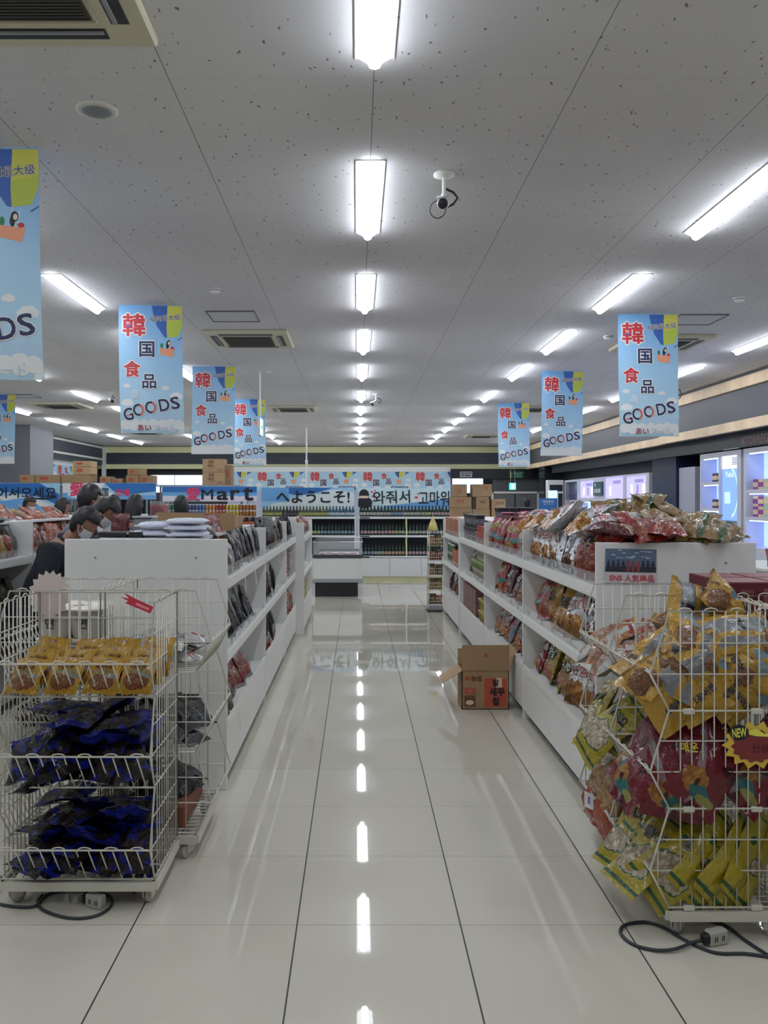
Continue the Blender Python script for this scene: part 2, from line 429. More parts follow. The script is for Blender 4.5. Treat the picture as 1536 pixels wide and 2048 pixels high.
def make_cctv(px, py, Y, label, yaw, ring):
    p = at(px, py, Y); drop = ZC - p.z
    t = thing('security_camera', label, 'security camera', (p.x, Y, ZC), yaw, 'ceiling security cameras')
    m = MB(); m.smooth = True; m.lathe([(.06, 0), (.06, -.012), (.02, -.02), (.012, -.022)], 20); m.build('ceiling_plate', WHITE2, t)
    m = MB(); m.tube([(0, 0, -.01), (0, 0, -drop + .05)], .011, 10); m.ball((0, 0, -drop + .05), .018, .018, .018, 10, 8); m.build('stem', WHITE2, t)
    M = Matrix.Translation((0, -.02, -drop)) @ Euler((R(22), 0, 0)).to_matrix().to_4x4()
    m = MB(); m.smooth = True
    m.lathe([(0, -.07), (.03, -.07), (.034, -.06), (.034, .075), (.03, .085), (.0, .085)], 20, M=M @ Matrix.Rotation(pi / 2, 4, 'X')); m.box(-.036, .036, -.1, .04, .03, .038, M); m.build('camera_body', mat('camera white', rgb((205, 205, 205)), .4), t)
    m = MB(); m.smooth = True; m.lathe([(0, .092), (.026, .092), (.03, .083), (.03, .08)], 20, M=M @ Matrix.Rotation(pi / 2, 4, 'X')); m.build('lens', BLACKP, t)
    m = MB(); m.tube([(.01, .02, -.02 - drop * .35), (.05, .04, -drop * .55), (.075, .05, -drop * .72), (.05, .06, -drop * .9), (.01, .06, -drop)], .007, 8)
    if ring: m.tube([(-.03 + .045 * cos(a), -.06, -drop - .05 + .05 * sin(a)) for a in [2 * pi * k / 16 for k in range(16)]], .003, 6, True)
    m.build('cable', BLACKP, t)
make_cctv(888, 408, 4.85, 'white bullet security camera hanging nearest, right of centre lights', R(-10), True)
make_cctv(752, 806, 14.9, 'distant security camera just right of the centre light row', R(-40), False)
make_cctv(222, 800, 14.6, 'security camera at left beside the large left banner', R(30), False)
make_cctv(1352, 800, 13.0, 'security camera peeking behind the nearest right banner edge', R(-30), False)
t = thing('exit_sign', 'green arrow exit sign hanging edge on from a white rod', 'exit sign', (-1.42, 12.2, 0))
m = MB(); m.tube([(0, .17, 2.75), (0, .17, ZC)], .012, 8); m.build('rod', WHITE2, t)
m = MB(); m.box(-.02, .02, 0, .36, 2.5, 2.75); m.build('sign_case', WHITE2, t)
SIGNG = mat('lit green sign', dc(20, 120, 84), .4, emit=.25, ecol=(.1, .6, .4)); SIGNW = mat('lit white sign', (.8, .9, .88), .4, emit=.6, ecol=(.75, 1, .92))
m = MB(); fn = plane_fn((.022, .18, 2.625), (0, 1, 0), (0, 0, 1)); rect(m, fn, -.17, .17, -.115, .115, 0)
g = plane_fn((.024, .18, 2.625), (0, 1, 0), (0, 0, 1))
m.m = 1; m.poly([g(u, v) for u, v in ((-.12, 0), (-.03, .07), (-.03, .025), (.12, .025), (.12, -.025), (-.03, -.025), (-.03, -.07))][::-1]); m.build('sign_face', [SIGNW, SIGNG], t)
t = thing('ceiling_pole', 'thin white pole hanging from the ceiling left of centre', 'pole', (at(613, 0, 22).x, 22, 0))
m = MB(); m.tube([(0, 0, 1.75), (0, 0, ZC)], .02, 8); m.build('rod', WHITE2, t)
m = MB(); m.smooth = True; m.lathe([(0, 2.5), (.035, 2.5), (.035, 2.6), (0, 2.6)], 12); m.build('joint', WHITE2, t)

# ------------------------------------------------------------------ hanging banners
BSKY = NT('sky blue banner cloth')
_u = BSKY.coord('UV'); _s = BSKY.n('ShaderNodeSeparateXYZ'); BSKY.put(_s.inputs[0], _u)
BSKY.put(BSKY.b.inputs['Base Color'], BSKY.mix(BSKY.ramp(_s.outputs[1], .2, 1.0), dc(136, 164, 196), dc(92, 134, 172))); BSKY.b.inputs['Roughness'].default_value = .35
BMATS = [BSKY.m, RED, NAVY, PWHITE, mat('balloon blue', dc(44, 76, 136), .5), mat('balloon yellow', dc(160, 158, 66), .5), mat('balloon green', dc(140, 152, 60), .5),
         mat('pale cloud print', dc(176, 190, 208), .5), mat('basket orange', dc(186, 120, 92), .5), mat('skin print', dc(200, 160, 136), .5), INK,
         mat('flag blue', dc(40, 74, 150), .5), mat('maroon print', dc(120, 34, 60), .5), mat('coral print', dc(196, 96, 84), .5), mat('shadow blue print', dc(138, 160, 184), .5), GREEN]
def cloud(mb, fn, x, y, r, slot):
    for dx, dy, k in ((0, 0, 1), (-.95, -.15, .7), (.95, -.12, .75), (.45, .35, .7), (-.45, .3, .65)): disc(mb, lambda u, v: fn(u, v), x + dx * r, y + dy * r, r * k, r * k, 14, slot, .0001 * (1 + dx * dx * 2 + dy + k * 3))
def out_text(mb, fn, s, x, y, w=None, h=None, slot=1, rot=0, b=.012, o=.055):
    text(mb, s, lambda u, v: fn(u, v, .0022), x, y, w, h, o, 3, rot, ref=b)
    text(mb, s, lambda u, v: fn(u, v, .0042), x, y, w, h, b, slot, rot)
def make_banner(seed):
    rs = random.Random(seed); w, hgt = .6, 1.22; a, ph, curl = rs.uniform(.012, .022), rs.uniform(0, 6), rs.uniform(.03, .07)
    def fn(u, v, d=0.0):     # u in 0..w, v in -h..0; cloth with a soft wave and a curling hem
        k = -v / hgt
        return Vector((u - w / 2 + .02 * k * k * rs_sign, a * sin(u * 7 + ph) * (k ** .7 if k > 0 else 0) + curl * max(0, k - .8) ** 2 * 12 - d, v))
    rs_sign = rs.choice((-1, 1))
    m = MB(); m.smooth = True; NU, NV = 14, 26
    vs = [fn(w * i / NU, -hgt * j / NV) for j in range(NV + 1) for i in range(NU + 1)]
    vb = [fn(w * i / NU, -hgt * j / NV, -.0015) for j in range(NV + 1) for i in range(NU + 1)]
    uv = [(i / NU, 1 - j / NV) for j in range(NV + 1) for i in range(NU + 1)]
    fs = [(j * (NU + 1) + i, (j + 1) * (NU + 1) + i, (j + 1) * (NU + 1) + i + 1, j * (NU + 1) + i + 1) for j in range(NV) for i in range(NU)]
    m.add(vs, fs, uv); m.add(vb, [f[::-1] for f in fs], uv); m.smooth = False
    art_portrait(m, fn)
    return m.mesh('hanging_banner', BMATS)
def strip_poly(m, fn, pts_l, pts_r, slot, d):
    m.m = slot
    for i in range(len(pts_l) - 1): m.poly([fn(*pts_l[i], d), fn(*pts_l[i + 1], d), fn(*pts_r[i + 1], d), fn(*pts_r[i], d)])
    m.m = 0
def art_portrait(m, fn):
    f1 = lambda u, v: fn(u, v, .0006); f2 = lambda u, v: fn(u, v, .0012); f3 = lambda u, v: fn(u, v, .0018)
    # balloon
    strip_poly(m, fn, [(.31, -.005), (.33, -.1), (.36, -.2), (.43, -.305)], [(.46, -.005), (.455, -.1), (.45, -.2), (.455, -.31)], 4, .0006)
    strip_poly(m, fn, [(.46, -.005), (.455, -.1), (.45, -.2), (.455, -.31)], [(.598, -.005), (.598, -.1), (.598, -.17), (.56, -.295)], 5, .0006)
    strip_poly(m, fn, [(.452, -.17), (.45, -.2), (.455, -.31)], [(.598, -.14), (.598, -.2), (.56, -.295)], 6, .0009)
    strip_poly(m, fn, [(.55, -.33), (.56, -.335)], [(.598, -.3), (.598, -.31)], 4, .0006)
    for x in (.46, .5): strip_poly(m, fn, [(x - .002, -.31), (x - .012, -.4)], [(x + .001, -.31), (x - .009, -.4)], 7, .0008)
    # woman in the basket
    strip_poly(m, fn, [(.385, -.405), (.392, -.47)], [(.525, -.42), (.505, -.495)], 8, .0014)
    disc(m, f2, .47, -.36, .02, .028, 14, 10); disc(m, f2, .458, -.385, .014, .03, 12, 10); disc(m, lambda u, v: fn(u, v, .0016), .474, -.362, .012, .017, 12, 9)
    disc(m, f1, .47, -.4, .024, .02, 12, 14); disc(m, f1, .405, -.385, .014, .025, 10, 15); disc(m, f1, .5, -.405, .022, .014, 10, 1)
    # clouds
    for x, y, r, s in ((.07, -.77, .02, 3), (.43, -.79, .022, 3), (.53, -.865, .035, 7), (.07, -.93, .035, 7)): cloud(m, f1, min(.53, max(.06, x)), y, r, s)
    for x, y, r in ((.3, -1.1, .06), (.38, -1.06, .07), (.47, -1.03, .075), (.53, -1.09, .07)): disc(m, f1, x, y, min(r, .598 - x), r, 18, 14, x * .0006)
    for x, r in ((.05, .048), (.13, .06), (.22, .05), (.31, .055), (.4, .05), (.48, .06), (.55, .048)): disc(m, f2, x, -1.14, r, r, 18, 7, .0002 + x * .0006)
    strip_poly(m, fn, [(.002, -1.13), (.002, -1.218)], [(.598, -1.13), (.598, -1.218)], 7, .0019)
    # words
    out_text(m, fn, '韓', .144, -.19, w=.205, slot=1, b=.03, o=.085)
    disc(m, lambda u, v: fn(u, v, .0052), .092, -.19, .022, .022, 16, 11); m.m = 13
    m.poly([fn(.092 + .022 * cos(a), -.19 + .022 * sin(a), .0056) for a in [pi * k / 10 for k in range(11)]]); m.m = 0
    out_text(m, fn, '国', .265, -.42, w=.135, slot=2, b=.03, o=.09)
    out_text(m, fn, '食', .124, -.61, w=.15, slot=1, b=.03, o=.09)
    out_text(m, fn, '品', .283, -.727, w=.125, slot=2, b=.025, o=.085)
    out_text(m, fn, '&', .153, -.85, h=.075, slot=14, b=.0, o=.06)
    lets = 'GOODS'; xs = (.08, .177, .292, .418, .52); ys = (-1.04, -1.0, -.975, -.95, -.93); ws = (.088, .102, .102, .092, .078)
    for i, c in enumerate(lets):
        y = ys[i]
        out_text(m, fn, c, xs[i], y, w=ws[i], h=.112, slot=2, rot=R(10), b=.02, o=.06)
        if i in (1, 2):
            m.m = 13; q = [R(-70 + 14 * k) for k in range(11)]
            for k in range(10): m.poly([fn(xs[i] + rr * .92 * cos(aa), y + rr * sin(aa), .0052) for rr, aa in ((.044, q[k]), (.06, q[k]), (.06, q[k + 1]), (.044, q[k + 1]))])
            m.m = 0
        if i == 0: strip_poly(m, fn, [(.062, y - .004), (.062, y - .018)], [(.096, y + .002), (.096, y - .012)], 13, .0052)
    out_text(m, fn, 'あい', .225, -1.168, w=.125, slot=12, b=.02, o=.06)
    out_text(m, fn, 'マート', .41, -1.172, w=.19, slot=14, b=.0, o=.05)
    out_text(m, fn, '福岡最大級', .435, -.122, w=.29, slot=2, rot=R(5), b=.0, o=.05)
BM = [make_banner(k) for k in (3, 8, 11)]
for i, (px, py, Y, rz, d) in enumerate(((1296, 626, 8.46, 0, 'blue balloon shop banner hanging nearest on the right'), (1125, 741, 12.2, R(2), 'blue balloon banner hanging second of the three on the right'),
        (1027, 805, 16.2, R(-3), 'blue balloon banner hanging farthest of the three on the right'), (301, 608, 8.07, R(3), 'blue balloon banner hanging left, nearest of the left group of three'),
        (428, 731, 11.76, R(-2), 'blue balloon banner hanging second of the left group of three'), (498, 797, 15.6, R(4), 'blue balloon banner farthest of the left group, behind exit sign'),
        (-36, 292, 4.47, 0, 'large blue banner cut off by the upper left picture edge'), (-3, 788, 14.9, 0, 'small blue banner at the left edge below the large cut banner'))):
    o = link('hanging_banner', BM[i % 3]); o.location = (at(px, py, Y).x, Y, ZC - .012); o.rotation_euler = (0, 0, rz)
    tag(o, d, 'banner', 'balloon banners hanging from the ceiling')
# ------------------------------------------------------------------ snack bags
def bagmat(name, base, layers=(), back=None, blayers=(), rough=.22, metal=0, ridges=0, coat=.35, spec=.5, grain=15):
    t = NT(name); b = t.b; uv = t.coord('UV'); ob = t.coord('Object')
    sp = t.n('ShaderNodeSeparateXYZ'); t.put(sp.inputs[0], uv)
    isb = t.math('GREATER_THAN', sp.outputs[0], 1.5)
    def paint(col, ls, du):
        for L in ls:
            if L[0] == 'e':
                _, x, y, rx, ry, c1, c2 = L
                q = t.vec('DIVIDE', t.vec('SUBTRACT', uv, (x + du, y, 0)), (rx, ry, 1))
                q = t.vec('MULTIPLY', q, (1, 1, 0)); wob = t.math('MULTIPLY', t.math('SUBTRACT', t.noise(uv, 5.5, 2), .5), .9)
                f = t.math('LESS_THAN', t.math('ADD', t.vec('LENGTH', q), wob), 1.0)
            elif L[0] == 'r':
                _, x0, x1, y0, y1, c1, c2 = L
                q = t.vec('ABSOLUTE', t.vec('DIVIDE', t.vec('SUBTRACT', uv, ((x0 + x1) / 2 + du, (y0 + y1) / 2, 0)), ((x1 - x0) / 2, (y1 - y0) / 2, 1)))
                s2 = t.n('ShaderNodeSeparateXYZ'); t.put(s2.inputs[0], q)
                f = t.math('LESS_THAN', t.math('MAXIMUM', s2.outputs[0], s2.outputs[1]), 1.0)
            elif L[0] == 'd':        # diagonal band: a*u+b*v between lo and hi
                _, a, bb, lo, hi, c1, c2 = L
                q = t.vec('DOT_PRODUCT', t.vec('SUBTRACT', uv, (du, 0, 0)), (a, bb, 0))
                f = t.math('MULTIPLY', t.math('GREATER_THAN', q, lo), t.math('LESS_THAN', q, hi))
            elif L[0] == 'n':        # blotches
                _, sc, th, c1, c2 = L
                f = t.math('GREATER_THAN', t.noise(uv, sc, 1), th)
            if c2 is not None:
                vo = t.n('ShaderNodeTexVoronoi'); t.put(vo.inputs['Vector'], uv); vo.inputs['Scale'].default_value = grain
                c1 = t.mix(t.ramp(vo.outputs['Distance'], .15, .75), c1, c2)
            col = t.mix(f, col, c1)
        return col
    cf = paint(base, layers, 0); cb = paint(back if back is not None else base, blayers, 2)
    t.put(b.inputs['Base Color'], t.mix(isb, cf, cb))
    b.inputs['Roughness'].default_value = rough; b.inputs['Metallic'].default_value = metal; b.inputs['Specular IOR Level'].default_value = spec
    b.inputs['Coat Weight'].default_value = coat; b.inputs['Coat Roughness'].default_value = .12
    h = t.noise(ob, 38, 3, .6)
    if ridges:
        h = t.math('ADD', t.math('MULTIPLY', h, .5), t.math('MULTIPLY', t.math('SINE', t.math('MULTIPLY', sp.outputs[0], ridges)), .35))
    t.bump(h, .9, .014)
    return t.m
C = lambda *c: rgb(c, .74)                      # foil colours
YEL = C(200, 154, 44); NVY = C(28, 36, 76); SIL = C(150, 152, 156); FOOD = (C(122, 76, 40), C(70, 40, 24)); CHIP = (C(190, 140, 60), C(150, 92, 34))
PUFF = (C(206, 196, 168), C(150, 128, 96)); MAR = C(92, 22, 30); RD = C(160, 26, 36); SILM = (.62, .62, .64)
SILMETAL = mat('silver print', (.55, .55, .57), .3, .6)
TEAL = C(40, 110, 112); ORG = C(180, 92, 44); DKG = C(46, 56, 40)
K = {}
def kind(name, w, h, t, base, layers=(), texts=(), **kw): K[name] = dict(w=w, h=h, t=t, m=bagmat(name.replace('_', ' ') + ' foil', base, layers, **kw), texts=texts)
kind('squid', .185, .27, .075, YEL, [('e', .3, .76, .36, .18, C(164, 112, 66), C(104, 66, 36)), ('e', .8, .6, .2, .09, C(130, 160, 176), None), ('r', 0, 1, .96, 1, C(150, 112, 30), None), ('n', 5, .68, C(140, 96, 34), None)],
     [('오징어집', .56, .3, .6, NAVY, R(8), 0)], back=C(140, 142, 146), blayers=[('r', .8, 1, 0, 1, YEL, None), ('r', 0, .12, 0, 1, YEL, None), ('r', .3, .42, 0, 1, YEL, None), ('r', .45, .78, .55, .62, INK.node_tree.nodes['Principled BSDF'].inputs[0].default_value[:3], None), ('r', .48, .76, .66, .9, C(190, 190, 186), C(150, 160, 166))], grain=30)
kind('popcorn', .2, .34, .06, C(178, 160, 28), [('e', .5, .36, .4, .2, C(36, 90, 50), None), ('e', .5, .36, .37, .18, *PUFF), ('e', .25, .3, .2, .12, *PUFF), ('r', 0, 1, .05, .09, C(30, 88, 44), None), ('r', 0, 1, .92, .95, C(30, 88, 44), None), ('e', .15, .7, .05, .03, C(30, 88, 44), None), ('e', .85, .62, .05, .03, C(30, 88, 44), None)],
     [('뻥이요', .5, .7, .6, mat('dull white print', C(150, 150, 140), .5), R(6), 2)], rough=.22, back=C(178, 160, 28), blayers=[('r', 0, 1, .05, .09, C(30, 88, 44), None), ('r', 0, 1, .92, .95, C(30, 88, 44), None), ('e', .4, .45, .18, .1, C(36, 90, 50), None), ('e', .4, .45, .15, .08, *PUFF), ('e', .75, .65, .08, .05, C(30, 88, 44), None), ('r', .48, .52, 0, 1, C(130, 116, 20), None)])
kind('redpuff', .22, .34, .075, C(116, 22, 36), [('d', .8, .5, .36, .46, SIL, C(150, 110, 116)), ('e', .3, .26, .22, .13, *CHIP), ('e', .5, .18, .2, .07, TEAL, None), ('e', .68, .14, .18, .05, C(150, 150, 80), None), ('n', 3, .6, C(74, 12, 24), None)], [('매운', .65, .78, .28, YELL, R(10), 0)], spec=.3)
kind('clearpuff', .2, .31, .09, C(190, 150, 96), [('n', 9, .45, C(206, 178, 130), C(150, 104, 56)), ('r', 0, 1, 0, .3, C(176, 72, 44), None), ('e', .5, .3, .5, .12, C(176, 72, 44), None)], rough=.18)
kind('shrimp', .15, .21, .06, C(176, 108, 48), [('e', .5, .35, .42, .28, C(176, 150, 120), C(140, 76, 36)), ('d', 1, .6, .98, 1.2, C(190, 190, 190), None), ('r', 0, 1, .8, .88, RD, None), ('n', 4, .62, C(120, 60, 30), None)], back=C(160, 158, 150))
kind('redhot', .19, .28, .075, C(150, 40, 34), [('e', .5, .32, .42, .26, C(180, 88, 40), C(110, 30, 22)), ('e', .55, .72, .36, .1, C(176, 160, 60), C(120, 60, 30)), ('e', .5, .72, .25, .07, C(60, 14, 16), None), ('n', 5, .64, C(96, 18, 20), None)], rough=.2)
kind('silverblack', .19, .28, .075, SILM, [('d', 1, .25, .45, .75, C(24, 24, 30), SIL), ('e', .4, .24, .4, .2, *FOOD), ('n', 6, .62, C(40, 40, 46), None)], metal=.6)
kind('silverred', .2, .3, .085, SILM, [('e', .5, .2, .5, .24, *CHIP), ('n', 5, .66, C(120, 30, 34), None), ('r', 0, .06, 0, 1, RD, None)], [('포칩', .55, .66, .7, RED, R(12), 1)], metal=.65, rough=.22)
kind('clearwhite', .19, .28, .07, C(180, 176, 164), [('e', .5, .25, .4, .2, C(160, 130, 80), C(120, 100, 60)), ('e', .5, .7, .3, .14, C(60, 110, 70), SIL), ('n', 6, .6, C(150, 90, 60), None)], rough=.2)
kind('maroon', .19, .28, .075, MAR, [('e', .5, .3, .44, .22, C(140, 86, 50), C(80, 34, 24)), ('e', .5, .16, .3, .1, C(160, 120, 80), None), ('n', 5, .68, C(60, 12, 20), None)], [('콩칩', .5, .68, .6, PWHITE, R(-8), 0)])
kind('yellowblack', .19, .27, .08, C(176, 130, 32), [('e', .5, .25, .46, .22, *CHIP), ('e', .25, .15, .16, .1, C(120, 60, 26), None), ('e', .7, .15, .16, .1, C(120, 60, 26), None)], [('통통', .5, .66, .66, INK, 0, 0)])
kind('yellowtall', .19, .3, .075, C(170, 146, 30), [('e', .5, .2, .5, .22, C(186, 140, 100), C(150, 84, 60)), ('e', .5, .62, .36, .13, C(36, 50, 44), None), ('n', 5, .7, C(140, 110, 26), None)], [('콘칩', .5, .62, .5, PWHITE, R(10), 0)])
kind('silverblue', .19, .28, .075, C(150, 56, 60), [('e', .4, .26, .42, .24, *CHIP), ('d', 1, .3, .85, 1.3, C(70, 110, 150), SIL), ('e', .6, .68, .3, .14, SIL, None)], [('포칩', .55, .68, .44, RED, R(10), 0)], rough=.2)
kind('redteal', .19, .28, .08, C(160, 24, 40), [('e', .3, .2, .34, .18, *CHIP), ('e', .72, .34, .3, .09, TEAL, None), ('e', .5, .72, .34, .13, C(176, 168, 60), None), ('e', .5, .72, .28, .1, C(60, 60, 24), C(160, 150, 50))])
kind('redwhite', .18, .26, .07, C(150, 40, 44), [('n', 4, .52, C(180, 172, 166), None), ('e', .5, .24, .42, .2, *CHIP), ('e', .6, .7, .3, .12, C(60, 24, 26), SIL)])
kind('gold', .2, .3, .085, C(146, 116, 66), [('d', 1, .1, .72, .9, C(60, 84, 40), None), ('e', .4, .4, .32, .22, C(170, 140, 84), C(120, 88, 44)), ('n', 4, .66, C(110, 84, 44), None)], rough=.2, back=C(140, 112, 64))
kind('noodle', .125, .155, .045, C(236, 180, 46), [('e', .5, .27, .36, .19, C(150, 50, 36), None), ('e', .5, .27, .32, .165, C(186, 140, 74), C(150, 70, 36)), ('e', .76, .3, .15, .07, C(130, 26, 36), C(170, 120, 60)), ('e', .78, .42, .2, .07, C(184, 178, 160), None), ('e', .5, .5, .38, .07, C(176, 160, 96), None), ('e', .5, .87, .11, .045, C(140, 44, 60), C(190, 150, 130)), ('e', .5, .87, .06, .02, PUFF[0], None)],
     [('보글보글', .5, .63, .52, mat('dark red print', C(110, 24, 26), .5), 0, 0)], rough=.32, ridges=120)
kind('bluedark', .19, .24, .05, C(38, 32, 32), [('e', .5, .5, .4, .3, C(70, 48, 40), C(22, 20, 24)), ('n', 3.2, .53, C(24, 36, 132), None), ('r', 0, 1, .9, 1, C(24, 36, 132), None), ('e', .6, .55, .14, .08, C(120, 60, 40), C(60, 60, 70))], back=C(20, 20, 30), blayers=[('n', 2.6, .5, C(24, 36, 128), None)], rough=.13, coat=.08, spec=.22)
kind('blackpack', .17, .24, .03, C(22, 22, 26), [('e', .5, .62, .22, .16, C(110, 106, 100), C(50, 44, 44)), ('r', 0, 1, .92, .97, C(50, 50, 56), None), ('n', 4, .68, C(44, 44, 52), None)], rough=.25, coat=.08, spec=.22)
kind('brownpack', .17, .24, .05, C(96, 76, 48), [('e', .5, .5, .32, .22, C(40, 32, 28), C(140, 116, 76)), ('r', 0, .35, 0, 1, C(30, 26, 26), None), ('e', .6, .25, .25, .1, C(150, 126, 84), None)], rough=.3)
kind('stainedpouch', .17, .27, .04, C(26, 25, 28), [('e', .5, .55, .3, .28, C(120, 116, 108), C(40, 36, 38)), ('e', .5, .3, .2, .09, C(90, 50, 44), None)], rough=.22, coat=.08, spec=.22)
kind('redfoot', .13, .27, .04, C(28, 27, 30), [('r', 0, 1, 0, .22, C(150, 50, 54), None), ('r', .1, .9, .22, .45, C(150, 146, 138), None), ('e', .5, .7, .3, .16, C(90, 88, 88), C(40, 40, 44))], rough=.25, coat=.08, spec=.22)
kind('redpouch', .2, .28, .04, C(140, 36, 36), [('e', .5, .45, .38, .24, C(176, 100, 50), C(110, 30, 24)), ('e', .4, .74, .3, .08, C(60, 20, 22), None), ('r', 0, 1, 0, .06, SIL, None)], rough=.18)
kind('greypouch', .2, .28, .04, C(86, 84, 78), [('n', 4, .5, C(120, 116, 104), None), ('r', 0, 1, .9, 1, C(180, 180, 176), None), ('e', .5, .5, .3, .2, C(60, 56, 50), C(140, 130, 110))], rough=.14)
kind('whitepack', .16, .2, .04, C(176, 174, 170), [('e', .5, .6, .36, .2, C(60, 56, 58), SIL), ('e', .6, .25, .2, .07, C(150, 70, 60), None)], rough=.25)
kind('orangepack', .17, .24, .06, C(170, 84, 52), [('e', .5, .4, .36, .2, C(150, 140, 110), C(120, 50, 36)), ('n', 4, .6, C(160, 150, 140), None)], rough=.22)
kind('smallred', .14, .18, .05, C(140, 50, 40), [('e', .5, .4, .4, .24, C(190, 110, 60), C(90, 30, 26)), ('n', 5, .6, C(170, 160, 150), None)], rough=.22)
kind('smallyellow', .14, .18, .05, C(170, 130, 50), [('e', .5, .4, .4, .24, C(120, 80, 50), C(170, 150, 90)), ('n', 5, .62, C(110, 40, 40), None)], rough=.22)
kind('darkgreen', .18, .25, .05, C(52, 58, 38), [('e', .5, .4, .36, .24, C(90, 90, 54), C(40, 40, 28)), ('n', 5, .6, C(80, 66, 44), None)], rough=.25)
kind('redmesh', .15, .17, .1, C(110, 30, 34), [('n', 8, .5, C(170, 90, 80), C(70, 16, 20))], rough=.3)

_BM = {}
def bagmesh(kn, var):
    if (kn, var) in _BM: return _BM[(kn, var)]
    k = K[kn]; w, h, t = k['w'], k['h'], k['t']; sd = 17.3 * var + (sum(map(ord, kn)) % 50)
    nu, nv = 16, 20
    def half(u, v):
        e = min(v, 1 - v); s = abs(2 * u - 1)
        ev = sin(pi / 2 * max(0, min(1, (e - .045) / .3))) ** .75 if e > .045 else 0
        eu = max(0, 1 - s ** 2.6) ** .75
        T = t / 2 * eu * ev * (1 + .3 * noise.noise(Vector((u * 3, v * 3, sd))))
        T += .42 * t * eu * (min(1, ev * 2)) * noise.noise(Vector((u * 8, v * 2.2, sd + 5))) * exp(-e * 4.0) + .16 * t * eu * ev * noise.noise(Vector((u * 11, v * 13, sd + 8)))
        return max(.0006, T)
    def mid(u, v):
        e = min(v, 1 - v)
        y = .22 * t * noise.noise(Vector((u * 2.5, v * 2.5, sd + 9))) + .05 * h * (u - .5) * (v - .5) * (1 if var else -1) + .14 * h * (var - 1) * .3 * sin(pi * v)
        y += exp(-e * 14) * .18 * t * noise.noise(Vector((u * 5, v * 1.0, sd + 2)))
        x = (u - .5) * w * (1 - .07 * sin(pi * v)) + .02 * w * noise.noise(Vector((v * 6, u * 2, sd)))
        return x, y, v * h * (1 - .02 * abs(2 * u - 1) * noise.noise(Vector((u * 4, v, sd + 3))))
    def fr(u, v, d=0.0):
        u = min(1, max(0, u)); v = min(1, max(0, v)); x, y, z = mid(u, v); return Vector((x, y - half(u, v) - d, z))
    def bk(u, v):
        x, y, z = mid(u, v); return Vector((x, y + half(u, v) * .9, z))
    m = MB(); m.smooth = True
    g = [(i / nu, j / nv) for j in range(nv + 1) for i in range(nu + 1)]
    fs = [(j * (nu + 1) + i, j * (nu + 1) + i + 1, (j + 1) * (nu + 1) + i + 1, (j + 1) * (nu + 1) + i) for j in range(nv) for i in range(nu)]
    m.add([fr(*p) for p in g], fs, g); m.add([bk(*p) for p in g], [f[::-1] for f in fs], [(u + 2, v) for u, v in g])
    m.smooth = False; mats = [k['m']]
    for s, u, v, wf, mt, rot, ol in k['texts']:
        f = lambda a, b: fr(.5 + a / w, b / h, .0042); f0 = lambda a, b: fr(.5 + a / w, b / h, .003)
        if ol:
            om = PWHITE if ol == 1 else INK
            if om not in mats: mats.append(om)
            text(m, s, f0, (u - .5) * w, v * h, wf * w, None, .07, mats.index(om), rot, ref=.03)
        if mt not in mats: mats.append(mt)
        text(m, s, f, (u - .5) * w, v * h, wf * w, None, .03, mats.index(mt), rot)
    _BM[(kn, var)] = m.mesh(kn + '_bag', mats); return _BM[(kn, var)]
CATS = {'noodle': ('noodle_packet', 'noodle packet'), 'blackpack': ('snack_pack', 'snack pack'), 'brownpack': ('snack_pack', 'snack pack'), 'stainedpouch': ('snack_pouch', 'pouch'),
        'redfoot': ('snack_pouch', 'pouch'), 'redpouch': ('snack_pouch', 'pouch'), 'greypouch': ('snack_pouch', 'pouch'), 'whitepack': ('snack_pack', 'snack pack'), 'redmesh': ('mesh_bag', 'bag')}
def bag(kn, loc, tilt, rz, roll, label, group=None, sc=1.0, centre=False, flip=False):
    nm, cat = CATS.get(kn, ('snack_bag', 'snack bag'))
    o = link(nm, bagmesh(kn, random.choice((0, 1, 2))))
    M = Matrix.Rotation(rz, 4, 'Z') @ Matrix.Rotation(tilt, 4, 'X') @ Matrix.Rotation(roll, 4, 'Y')
    if flip: M = M @ Matrix.Rotation(pi, 4, 'Z')
    if centre: M = M @ Matrix.Translation((0, 0, -K[kn]['h'] / 2 * sc))
    o.matrix_world = Matrix.Translation(loc) @ M @ Matrix.Scale(sc, 4)
    return tag(o, label, cat, group)

